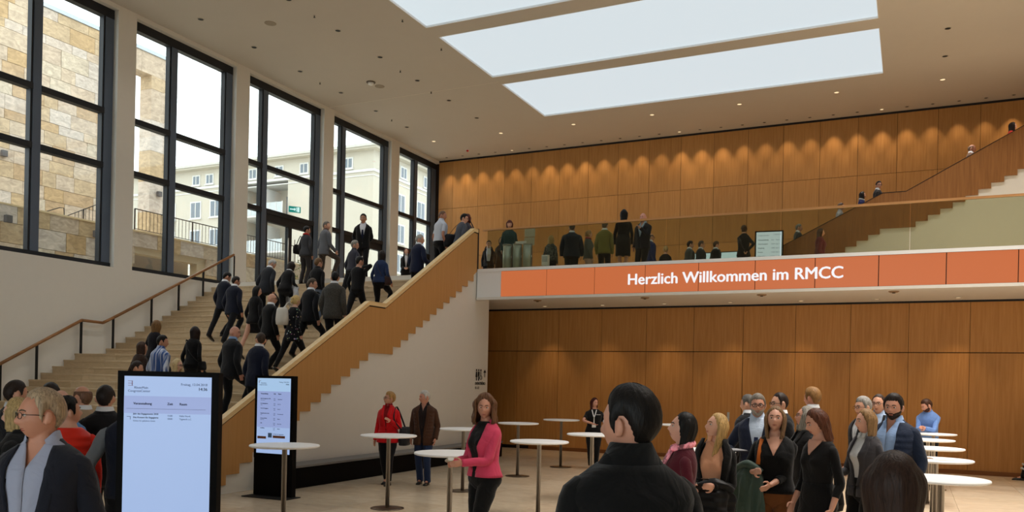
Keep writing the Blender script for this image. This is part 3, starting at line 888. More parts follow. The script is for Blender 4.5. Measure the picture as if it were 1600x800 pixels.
# ================================================================== emergency exit signs
M_EXIT = emis('exit_green', (0, 146, 132), 0.75)
M_EXITW = emis('exit_white', (214, 255, 250), 0.9)
def exit_sign(x, y, z, label, rz):
    t = tag(empty('exit_sign', (x, y, z), rz), label, 'sign', 'green exit signs')
    G().box(-0.2, 0.2, 0, 0.04, -0.1, 0.1).build('sign_face', M_EXIT, t)
    g = G(); g.box(-0.16, -0.02, -0.004, 0, -0.02, 0.02)
    g.add([(-0.02, -0.004, -0.06), (0.04, -0.004, 0), (-0.02, -0.004, 0.06), (-0.02, 0, -0.06), (0.04, 0, 0), (-0.02, 0, 0.06)], [(0, 1, 2), (3, 5, 4), (0, 3, 4, 1), (1, 4, 5, 2), (2, 5, 3, 0)])
    g.build('arrow', M_EXITW, t)
    g = G(); g.box(0.08, 0.16, -0.004, 0, -0.08, 0.08); g.build('door_symbol', M_EXITW, t)
    g = G(); g.ell((0.05, -0.004, 0.05), (0.016, 0.004, 0.018), 8, 5); g.tube([(0.05, -0.003, 0.03), (0.06, -0.003, -0.02), (0.04, -0.003, -0.07)], 0.01, 5); g.build('running_figure', M_EXITW, t)
    return t
exit_sign(XL + 0.06, 22.36, 7.62, 'green exit sign above the door in the third visible window bay', 0.9)
exit_sign(XL + 0.06, 29.25, 6.75, 'green exit sign above the door in the corner window bay', 0.9)

# ================================================================== gallery furniture
for i, x in enumerate((-9.86, -9.565, -9.27)):
    t = tag(empty('turnstile', (x, 20.2, ZU)), ['glass turnstile cylinder with steel rim, nearest to the stair top', 'glass turnstile cylinder with steel rim, middle of the three', 'glass turnstile cylinder with steel rim, nearest to the visitors'][i], 'turnstile', 'turnstiles on the gallery')
    G().lathe((0, 0, 0), [(0.12, 0), (0.12, 0.84)], 20).build('drum', plain('turnstile_steel', (176, 182, 174), 0.35, 0.4), t, True)
    G().lathe((0, 0, 0.84), [(0.125, 0), (0.125, 0.025), (0.04, 0.03)], 20).build('lid', M_STEEL, t, True)
    G().box(0.125, 0.14, -0.02, 0.02, 0.2, 0.8).build('gate_post', M_STEEL, t)
    G().box(0.123, 0.143, -0.03, -0.02, 0.5, 0.56).build('reader', M_WHITE, t)
for i, (z, w) in enumerate(((1.45, 0.0), (1.02, -0.03))):
    pass
nb = tag(empty('notice_stand', (-9.755, 21.4, ZU)), 'slim stand with two white notice sheets behind the turnstiles', 'notice stand')
G().box(-0.02, 0.02, 0.01, 0.03, 0, 1.5).build('post', M_STEEL, nb)
G().box(-0.16, 0.16, -0.01, 0.01, 1.275, 1.5).build('notice_sheet', plain('sheet', (196, 190, 170), 0.7), nb)
G().box(-0.165, 0.145, -0.01, 0.01, 1.03, 1.255).build('notice_sheet', plain('sheet', (196, 190, 170), 0.7), nb)
G().lathe((0, 0.02, 0), [(0.18, 0), (0.18, 0.012)], 18).build('foot', M_STEEL, nb)
ln = tag(empty('line_sign', (-9.63, 20.55, ZU)), 'small blank white sign just over the turnstiles', 'sign')
G().box(-0.16, 0.16, 0, 0.02, 0.93, 1.01).build('sign_plate', M_WHITE, ln); G().box(-0.015, 0.015, 0.02, 0.04, 0, 0.97).build('post', M_STEEL, ln)
bs = tag(empty('leaflet_stand', (-9.63, 22.2, ZU)), 'low white leaflet stand at the gallery edge', 'leaflet stand')
G().box(-0.1, 0.1, 0, 0.12, 0.58, 0.88).build('holder', M_WHITE, bs); G().box(-0.08, 0.08, -0.015, 0, 0.68, 0.84).build('leaflet', plain('leaflet', (190, 196, 200), 0.7), bs)
G().box(-0.03, 0.03, 0.03, 0.09, 0, 0.6).build('stem', M_STEEL, bs); G().box(-0.1, 0.1, 0, 0.14, 0, 0.02).build('foot', M_STEEL, bs)
for i, (x, w) in enumerate(((-6.1, 0.74), (-5.3, 0.78))):
    m = tag(empty('counter_monitor', (x, 27.0, ZU)), ['wide bright monitor on the gallery counter between the standing men', 'wide bright monitor on the gallery counter beside the woman in black'][i], 'monitor')
    G().box(-w / 2, w / 2, 0, 0.04, 0.95, 1.5).build('monitor_case', M_BLACKM, m)
    s = G().box(-w / 2 + 0.02, w / 2 - 0.02, -0.004, 0, 0.98, 1.47).build('screen', emis('monitor_glow', (196, 222, 236), 0.9), m)
    tx('Anmeldung' if i else 'Info', 0.09, -0.2, 1.2, M_INKL, s).location.y = -0.006
    G().box(-0.04, 0.04, 0.0, 0.04, 0.75, 0.95).build('monitor_stand', M_BLACKM, m)
ct = tag(empty('reception_counter', (-5.75, 27.0, ZU)), 'low white reception counter carrying the monitors', 'counter')
G().box(-0.86, 0.86, -0.2, 0.3, 0, 0.72).build('counter_body', M_WHITE, ct); G().box(-0.9, 0.9, -0.25, 0.35, 0.72, 0.746).build('counter_top', M_WALL, ct)

# ================================================================== outside the windows
def course_wall(name, x, ya, yb, z0, z1, label, hmin, hmax, wmin, wmax, top=True, hole=None, depth=0.5, seed=3):
    r = random.Random(seed)
    root = tag(empty(name, (x, ya, z0)), label, 'wall')
    box('wall_core', (-depth, -0.03, 0, yb - ya, 0, z1 - z0), plain('mortar', (196, 178, 150), 0.9), root) if hole is None else None
    z = z0
    while z < z1 - 0.05:
        h = min(r.uniform(hmin, hmax), z1 - z)
        if z1 - z - h < 0.15: h = z1 - z
        y = ya
        while y < yb - 0.02:
            w = min(r.uniform(wmin, wmax), yb - y)
            if yb - y - w < 0.2: w = yb - y
            if hole is None or y + w <= hole[0] + 0.05 or y >= hole[1] - 0.05 or z >= hole[3] - 0.05 or z + h <= hole[2] + 0.01:
                pr = r.uniform(-0.004, 0.012)
                cbox('stone_block', (-0.06, pr, y - ya + 0.006, y + w - ya - 0.006, z - z0 + 0.006, z + h - z0 - 0.006), M_TRAV, root)
            y += w
        z += h
    return root
GX = -22.5
sw = course_wall('stone_wall', -27.0, 13.5, 21.9, 4.7, 14.42, 'tall travertine block wall outside the nearest windows', 0.3, 0.62, 0.5, 1.3, seed=5)
box('coping', (-0.6, 0.05, -0.1, 10.6, 9.72, 9.86), plain('zinc_coping', (176, 184, 190), 0.4, 0.5), sw)
# portal frame at the end of the wall
for zb in (4.7, 5.9, 7.1, 8.3, 9.5, 10.7, 11.9, 13.1):
    cbox('stone_block', (-0.62, 0.0, 23.37 - 13.5, 24.03 - 13.5, zb - 4.7 + 0.004, min(zb + 1.2, 13.62) - 4.7 - 0.004), M_TRAV, sw)
for ya, yb in ((21.9, 22.9), (22.9, 24.03)):
    cbox('stone_block', (-0.62, 0.0, ya - 13.5 + 0.004, yb - 13.5 - 0.004, 13.62 - 4.7, 14.42 - 4.7), M_TRAV, sw)
for n, (x, y, z, wh) in enumerate(((-26.98, 17.5, 9.05, 'on the tall stone wall beside the first window bar'), (-26.98, 23.75, 9.05, 'on the stone portal post'), (-22.45, 14.7, 6.1, 'low on the terrace wall at the picture edge'), (-22.45, 17.45, 6.15, 'low on the terrace wall behind the window jamb'))):
    t = tag(empty('wall_lamp', (x, y, z)), 'small dark wall lamp ' + wh, 'wall lamp')
    G().box(0, 0.03, -0.06, 0.06, -0.06, 0.06).build('mount', M_FRAMED, t); bevel(G().box(0.03, 0.16, -0.09, 0.09, -0.1, 0.1).build('lamp_body', plain('lamp_grey', (88, 84, 84), 0.5), t), 0.01)
HOLE = (18.95, 21.6, 5.05, 5.82)
tw = course_wall('terrace_wall', GX, 10.5, 30.0, 4.4, 6.54, 'lower travertine terrace wall with a long recess and a railing', 0.5, 0.58, 0.55, 1.2, hole=HOLE, seed=11)
for b in ((-0.4, -0.06, 0, 8.45, 0, 2.1), (-0.4, -0.06, 11.1, 19.5, 0, 2.1), (-0.4, -0.06, 8.45, 11.1, 0, 0.6), (-0.4, -0.06, 8.45, 11.1, 1.42, 2.1)):
    box('wall_core', b, plain('mortar', (196, 178, 150), 0.9), tw)
box('recess_back', (-0.9, -0.7, 8.3, 11.3, 0.5, 1.6), plain('grey_recess', (150, 142, 132), 0.8), tw)
box('coping', (-0.5, 0.02, 0, 19.5, 2.1, 2.15), plain('stone_coping', (214, 190, 150), 0.7), tw)
rl = tag(empty('terrace_railing', (GX - 0.2, 19.0, 6.55)), 'thin dark metal railing with vertical bars on the terrace wall', 'railing')
G().tube([(0, 0.1, 0.72), (0, 11, 0.72)], 0.018, 6).build('rail', M_FRAMED, rl); G().tube([(0, 0.1, 0.08), (0, 11, 0.08)], 0.012, 6).build('rail', M_FRAMED, rl)
for k in range(10):
    G().box(-0.015, 0.015, 0.1 + 1.2 * k - 0.02, 0.1 + 1.2 * k + 0.02, 0, 0.72).build('post', M_FRAMED, rl)
bb = G().box(-0.006, 0.006, -0.006, 0.006, 0.08, 0.72).build('baluster', M_FRAMED, rl)
for k in range(72):
    o = bb if k == 0 else bb.copy()
    if k: COL.objects.link(o)
    o.location = (0, 0.25 + 0.15 * k, 0)
r2 = tag(empty('stair_railing', (GX - 0.25, 16.0, 6.55)), 'short dark sloping stair rail rising behind the terrace wall', 'railing')
G().tube([(0, 0.05, 0.03), (0, 0.5, 0.24), (0, 0.64, 0.26), (0, 0.66, 0.0)], 0.014, 6).build('rail', M_FRAMED, r2)
G().tube([(0, 0.72, 0.03), (0, 2.0, 0.72)], 0.014, 6).build('rail', M_FRAMED, r2); G().box(-0.012, 0.012, 1.28, 1.31, 0, 0.36).build('post', M_FRAMED, r2)
for k in range(8): G().box(-0.005, 0.005, 1.0 + 0.12 * k, 1.012 + 0.12 * k, 0, 0.18 + 0.064 * k).build('baluster', M_FRAMED, r2)
ter = struct(box('ground_terrace', (-90, XL - 0.5, -5, 100, 4.2, 4.6), stone('terrace_paving', [(196, 188, 172), (206, 198, 184)], 0.8, (0.6, 0.6, 1), 0.2, 0.12)), 'pale paved terrace outside the windows')
# beige apartment building
AX, AY, AZ = -41.6, 59.0, 4.6
ab = tag(empty('apartment_building', (AX, AY, AZ)), 'cream rendered apartment building with small attic windows and white balconies', 'building')
M_REND = plain('cream_render', (186, 180, 166), 0.9, noise=0.04, nscale=0.6)
M_RENDW = plain('white_band', (206, 206, 202), 0.8, noise=0.02)
M_WING = plain('dark_window', (104, 116, 126), 0.2, noise=0.1, nscale=3)
W0 = 52.0
BX0, BX1, BR = -17.6, -4.7, 2.0
BX0, BX1 = -14.6, -9.2
def wallbox(n, b, m): return box(n, b, m, ab)
wallbox('wall', (-W0, BX0 - AX + AX, 0, 24, 0, 15.2), M_REND)
wallbox('wall', (BX1, 0, 0, 24, 0, 15.2), M_REND)
wallbox('wall', (BX0, BX1, 2.0, 24, 0, 15.2), M_REND)
wallbox('attic_wall', (-W0, 0, 0.0, 24, 15.2, 17.0), M_REND)
wallbox('cornice', (-W0, 0.12, -0.12, 24, 15.05, 15.25), M_RENDW); wallbox('cornice', (-W0, 0.06, -0.06, 24, 14.7, 14.78), M_RENDW)
wallbox('roof', (-W0, 0.85, -0.85, 25, 17.0, 17.22), plain('roof_edge', (188, 186, 178), 0.8)); wallbox('roof', (-W0, 0.7, -0.7, 25, 16.85, 17.0), M_REND)
def win(face, u, z, w, h):
    f = G()
    if face == 'A':
        f.box(u - w / 2 - 0.12, u + w / 2 + 0.12, -0.06, 0, z - 0.12, z + h + 0.12); o = f.build('window', M_RENDW, ab)
        G().box(u - w / 2, u + w / 2, -0.07, -0.06, z, z + h).build('pane', M_WING, o)
        G().box(u - 0.04, u + 0.04, -0.09, -0.07, z, z + h).build('glazing_bar', M_RENDW, o)
        G().box(u - w / 2 - 0.2, u + w / 2 + 0.2, -0.16, 0, z - 0.2, z - 0.12).build('window_sill', M_RENDW, o)
    else:
        f.box(0, 0.06, u - w / 2 - 0.12, u + w / 2 + 0.12, z - 0.12, z + h + 0.12); o = f.build('window', M_RENDW, ab)
        G().box(0.06, 0.07, u - w / 2, u + w / 2, z, z + h).build('pane', M_WING, o)
        G().box(0.07, 0.09, u - 0.04, u + 0.04, z, z + h).build('glazing_bar', M_RENDW, o)
        G().box(0, 0.16, u - w / 2 - 0.2, u + w / 2 + 0.2, z - 0.2, z - 0.12).build('window_sill', M_RENDW, o)
for u in (-24.0, -20.3, -18.6, -13.3, -10.2, -7.4, -5.6, -2.6, -27.0): win('A', u, 15.55, 0.75, 0.75)
for u in (-27.0, -23.6, -20.3, -17.8, -5.8):
    for z in (12.4, 9.7, 7.0): 
        if u != -5.8: win('A', u, z, 1.15, 1.4)
for u in (2.2, 4.6, 8.5, 11): win('B', u, 15.5, 0.8, 0.85)
for u in (4.2, 7.6, 11.0):
    for z in (12.35, 9.65, 7.0): win('B', u, z, 1.2, 1.5)
for z in (5.6, 8.6, 11.9):
    b = G().box(BX0 - 0.2, BX1 + 0.2, -0.9, 2.0, z - 0.15, z).build('balcony', M_RENDW, ab)
    G().box(BX0 - 0.2, BX1 + 0.2, -0.92, -0.86, z, z + 1.05).build('balcony_parapet', plain('parapet_panel', (176, 184, 186), 0.5), b)
    for q in range(9):
        x = BX0 - 0.2 + (BX1 - BX0 + 0.4) * q / 8
        G().box(x - 0.02, x + 0.02, -0.95, -0.9, z, z + 1.1).build('balcony_post', M_RENDW, b)
    G().box(BX0 + 2.55, BX0 + 2.85, 0.0, 2.0, z, z + 2.6).build('partition', M_RENDW, b)
    for u in (BX0 + 1.2, BX0 + 4.2):
        G().box(u - 0.6, u + 0.6, 1.93, 2.0, z + 0.1, z + 2.2).build('balcony_window', M_WING, b)
# shrub beyond the entrance glass
sb = tag(empty('green_shrub', (-20.6, 25.1, 4.6)), 'leafy green shrub standing outside the glass doors', 'shrub')
g = G(); rs = random.Random(4)
for q in range(420):
    a = rs.uniform(0, 2 * PI); hh = rs.uniform(0.25, 1.75); rr = 0.55 * rs.random() ** 0.5 * (1.1 - abs(hh - 0.9) * 0.5)
    c = np.array([rr * math.cos(a), rr * math.sin(a), hh]); d = np.array([rs.uniform(-1, 1), rs.uniform(-1, 1), rs.uniform(-0.3, 1)]); d /= np.linalg.norm(d)
    e = np.cross(d, [0.3, 0.2, 1.0]); e /= np.linalg.norm(e)
    L = rs.uniform(0.06, 0.11); W = L * 0.3
    g.add([c, c + d * L * 0.5 + e * W, c + d * L, c + d * L * 0.5 - e * W], [(0, 1, 2, 3)])
o = g.build('foliage', plain('leaf_green', (96, 112, 62), 0.6, noise=0.3, nscale=9), sb); o['kind'] = 'stuff'
g = G()
for q in range(7):
    a = q * 0.9; g.tube([(0.05 * math.cos(a), 0.05 * math.sin(a), 0.3), (0.2 * math.cos(a), 0.2 * math.sin(a), 1.0), (0.32 * math.cos(a), 0.3 * math.sin(a), 1.5)], [0.02, 0.012, 0.006], 5)
g.build('stem', plain('bark', (86, 68, 50), 0.9), sb)
G().lathe((0, 0, 0), [(0.22, 0), (0.28, 0.36), (0.25, 0.36), (0.2, 0.3)], 18).build('planter', plain('planter_grey', (120, 116, 110), 0.7), sb, True)
# ================================================================== people
def sstep(a, b, x):
    t = np.clip((np.asarray(x, float) - a) / (b - a), 0, 1)
    return t * t * (3 - 2 * t)
def rotx(a):
    c, s = math.cos(a), math.sin(a); return np.array([[1, 0, 0], [0, c, -s], [0, s, c]])
def rotz(a):
    c, s = math.cos(a), math.sin(a); return np.array([[c, -s, 0], [s, c, 0], [0, 0, 1]])
def roty(a):
    c, s = math.cos(a), math.sin(a); return np.array([[c, 0, s], [0, 1, 0], [-s, 0, c]])

def skinmat(c):
    key = ('skin', c)
    if key in _M: return _M[key]
    m = plain('skin_%d' % len(_M), c, 0.5, noise=0.08, nscale=18, bump=0.05, bscale=120)
    b = m.node_tree.nodes['Principled BSDF']
    b.inputs['Subsurface Weight'].default_value = 0.06
    b.inputs['Subsurface Radius'].default_value = (0.02, 0.008, 0.004)
    _M[key] = m
    return m
def hairmat(c):
    key = ('hair', c)
    if key in _M: return _M[key]
    m, nt, b = newmat('hair_%d' % len(_M))
    b.inputs['Roughness'].default_value = 0.5
    b.inputs['Specular IOR Level'].default_value = 0.2
    tc = nd(nt, 'ShaderNodeTexCoord'); mp = nd(nt, 'ShaderNodeMapping'); mp.inputs['Scale'].default_value = (110, 110, 9)
    nt.links.new(tc.outputs['Object'], mp.inputs['Vector'])
    n = nd(nt, 'ShaderNodeTexNoise'); n.inputs['Scale'].default_value = 1.0; n.inputs['Detail'].default_value = 3; n.inputs['Distortion'].default_value = 1.0
    nt.links.new(mp.outputs[0], n.inputs['Vector'])
    cr = nd(nt, 'ShaderNodeValToRGB')
    l = lin(c)
    cr.color_ramp.elements[0].position = 0.3; cr.color_ramp.elements[1].position = 0.72
    cr.color_ramp.elements[0].color = (l[0] * 0.5, l[1] * 0.5, l[2] * 0.5, 1)
    cr.color_ramp.elements[1].color = (min(1, l[0] * 1.4), min(1, l[1] * 1.4), min(1, l[2] * 1.4), 1)
    nt.links.new(n.outputs['Fac'], cr.inputs['Fac']); nt.links.new(cr.outputs['Color'], b.inputs['Base Color'])
    bp = nd(nt, 'ShaderNodeBump'); bp.inputs['Strength'].default_value = 0.5; bp.inputs['Distance'].default_value = 0.006
    nt.links.new(n.outputs['Fac'], bp.inputs['Height']); nt.links.new(bp.outputs['Normal'], b.inputs['Normal'])
    _M[key] = m
    return m
def cloth(c, pattern=None, rough=0.85):
    key = ('cloth', c, pattern)
    if key in _M: return _M[key]
    m, nt, b = newmat('cloth_%d' % len(_M))
    b.inputs['Roughness'].default_value = rough
    b.inputs['Specular IOR Level'].default_value = 0.15
    b.inputs['Sheen Weight'].default_value = 0.12
    tc = nd(nt, 'ShaderNodeTexCoord')
    n = nd(nt, 'ShaderNodeTexNoise'); n.inputs['Scale'].default_value = 7.0; n.inputs['Detail'].default_value = 3; n.inputs['Distortion'].default_value = 0.8
    nt.links.new(tc.outputs['Object'], n.inputs['Vector'])
    bp = nd(nt, 'ShaderNodeBump'); bp.inputs['Strength'].default_value = 0.55; bp.inputs['Distance'].default_value = 0.035
    nt.links.new(n.outputs['Fac'], bp.inputs['Height']); nt.links.new(bp.outputs['Normal'], b.inputs['Normal'])
    l = lin(c)
    if pattern is None:
        b.inputs['Base Color'].default_value = l
    else:
        cr = nd(nt, 'ShaderNodeValToRGB')
        if pattern == 'stripe':
            mp = nd(nt, 'ShaderNodeMapping'); mp.inputs['Scale'].default_value = (1, 0.25, 0.04)
            nt.links.new(tc.outputs['Object'], mp.inputs['Vector'])
            w = nd(nt, 'ShaderNodeTexNoise'); w.inputs['Scale'].default_value = 30; w.inputs['Detail'].default_value = 1
            nt.links.new(mp.outputs[0], w.inputs['Vector']); src = w.outputs['Fac']
            cr.color_ramp.elements[0].position = 0.42; cr.color_ramp.elements[1].position = 0.62
            cr.color_ramp.elements[0].color = l; cr.color_ramp.elements[1].color = lin((206, 214, 232))
        elif pattern == 'floral':
            w = nd(nt, 'ShaderNodeTexVoronoi'); w.inputs['Scale'].default_value = 17
            nt.links.new(tc.outputs['Object'], w.inputs['Vector'])
            cr.color_ramp.elements[0].position = 0.2; cr.color_ramp.elements[1].position = 0.3
            cr.color_ramp.elements[0].color = (1, 1, 1, 1); cr.color_ramp.elements[1].color = (0, 0, 0, 1)
            nt.links.new(w.outputs['Distance'], cr.inputs['Fac'])
            mx = nd(nt, 'ShaderNodeMix', data_type='RGBA'); mx.inputs[6].default_value = l
            mm = nd(nt, 'ShaderNodeMix', data_type='RGBA'); mm.inputs[0].default_value = 0.55
            mm.inputs[7].default_value = lin((170, 160, 150)); nt.links.new(w.outputs['Color'], mm.inputs[6])
            nt.links.new(cr.outputs['Color'], mx.inputs[0]); nt.links.new(mm.outputs[2], mx.inputs[7])
            nt.links.new(mx.outputs[2], b.inputs['Base Color'])
            _M[key] = m; return m
        elif pattern == 'quilt':
            w = nd(nt, 'ShaderNodeTexWave'); w.bands_direction = 'Z'; w.inputs['Scale'].default_value = 4.2; w.inputs['Distortion'].default_value = 0.6
            nt.links.new(tc.outputs['Object'], w.inputs['Vector'])
            bp.inputs['Distance'].default_value = 0.02; bp.inputs['Strength'].default_value = 0.6
            nt.links.new(w.outputs['Fac'], bp.inputs['Height'])
            b.inputs['Base Color'].default_value = l; b.inputs['Roughness'].default_value = 0.45
            _M[key] = m; return m
        else:   # tweed, print
            w = nd(nt, 'ShaderNodeTexNoise'); w.inputs['Scale'].default_value = 120 if pattern == 'tweed' else 26
            nt.links.new(tc.outputs['Object'], w.inputs['Vector']); src = w.outputs['Fac']
            k = 1.6 if pattern == 'tweed' else 3.2
            cr.color_ramp.elements[0].position = 0.4; cr.color_ramp.elements[1].position = 0.62
            cr.color_ramp.elements[0].color = (l[0] * 0.6, l[1] * 0.6, l[2] * 0.6, 1); cr.color_ramp.elements[1].color = (l[0] * k, l[1] * k, l[2] * k, 1)
        if pattern != 'floral':
            nt.links.new(src, cr.inputs['Fac']); nt.links.new(cr.outputs['Color'], b.inputs['Base Color'])
    _M[key] = m
    return m
M_EYEW = plain('eye_white', (196, 186, 178), 0.3, noise=0.0)
M_IRIS = plain('eye_iris', (40, 28, 20), 0.2, noise=0.0)
M_SHOE = plain('shoe_leather', (20, 16, 15), 0.35, noise=0.05)
M_SPEC = plain('spectacle_frame', (22, 20, 22), 0.3, noise=0.0)

# torso sections at 1.75 m: height, half width, half depth, centre y
PM = np.array([[.78, .148, .100, .00], [.86, .156, .110, -.004], [.93, .158, .112, -.006], [1.00, .154, .108, .0], [1.08, .150, .104, .004], [1.18, .158, .110, .004],
               [1.28, .172, .118, .0], [1.36, .180, .114, -.008], [1.41, .172, .100, -.014], [1.445, .140, .084, -.018], [1.475, .094, .070, -.018], [1.50, .070, .063, -.014], [1.53, .060, .060, -.008]])
PF = np.array([[.78, .158, .104, .00], [.86, .174, .118, -.010], [.93, .172, .116, -.010], [1.00, .154, .102, -.002], [1.08, .134, .092, .004], [1.18, .140, .098, .006],
               [1.27, .150, .112, .008], [1.34, .156, .104, -.002], [1.40, .150, .088, -.012], [1.435, .124, .076, -.016], [1.47, .082, .062, -.016], [1.50, .060, .056, -.012], [1.53, .052, .052, -.006]])

def head_pts(nu, nv, feat=True, jaw=1.0):
    u = np.linspace(0, 2 * PI, nu, endpoint=False)
    v = np.linspace(-PI / 2 + 0.06, PI / 2 - 0.04, nv)
    U, V = np.meshgrid(u, v)
    d = np.stack([np.cos(V) * np.sin(U), np.cos(V) * np.cos(U), np.sin(V)], -1)
    p = d * np.array([.077, .098, .122])
    z = p[..., 2]; t = np.clip(-z / .122, 0, 1); t2 = np.clip(z / .122, 0, 1)
    fr = p[..., 1] > 0
    p[..., 0] *= 1 - (.34 / jaw) * t ** 1.7
    p[..., 1] *= np.where(fr, 1 - .02 * t + .10 * t ** 3 - .07 * t2 ** 2, (1.04 - .42 * t ** 1.1))
    p[..., 1] -= .004 * t
    if feat:
        x = p[..., 0]; w = np.clip(d[..., 1], 0, 1) ** .5 * fr
        f = sstep(.008, -.036, z) * (1 - sstep(-.040, -.056, z))
        p[..., 1] += w * .025 * f * np.exp(-(x / (.008 + .008 * f)) ** 2)
        p[..., 1] -= w * .011 * np.exp(-((np.abs(x) - .031) / .016) ** 2 - ((z - .001) / .014) ** 2)
        p[..., 1] += w * .004 * np.exp(-((z - .024) / .010) ** 2) * np.exp(-(x / .05) ** 4)
        p[..., 1] += w * .007 * np.exp(-((z + .071) / .017) ** 2) * np.exp(-(x / .028) ** 2)
        p[..., 1] -= w * .005 * np.exp(-((z + .071) / .0035) ** 2) * np.exp(-(x / .022) ** 4)
        p[..., 1] += w * .008 * np.exp(-((z + .106) / .016) ** 2) * np.exp(-(x / .022) ** 2)
        p[..., 0] += np.sign(x) * .003 * np.exp(-((z + .03) / .02) ** 2) * w
    return U, d, p

_FG = {}
def face_y(x, z, jaw):
    if jaw not in _FG:
        U, dd, p = head_pts(180, 120, True, jaw); q = p.reshape(-1, 3); _FG[jaw] = q[q[:, 1] > .03]
    q = _FG[jaw]
    i = np.argsort((q[:, 0] - x) ** 2 + (q[:, 2] - z) ** 2)[:4]
    return float(q[i, 1].mean())

HL_A = np.radians([0, 35, 55, 68, 78, 84, 92, 104, 116, 130, 150, 180])
HL = {'short': [.066, .066, .060, .034, -.028, -.034, .024, .030, .004, -.044, -.074, -.086],
      'crop': [.072, .068, .058, .038, -.016, -.020, .028, .032, .012, -.034, -.062, -.074],
      'receding': [.092, .082, .076, .046, -.022, -.030, .026, .032, .006, -.042, -.072, -.084],
      'balding': [.30, .30, .20, .048, -.020, -.030, .026, .032, .006, -.042, -.072, -.084],
      'fringe': [.034, .034, .030, .010, -.05, -.060, -.07, -.08, -.085, -.095, -.10, -.105],
      'long': [.092, .076, .046, .014, -.040, -.060, -.07, -.08, -.085, -.095, -.10, -.105]}

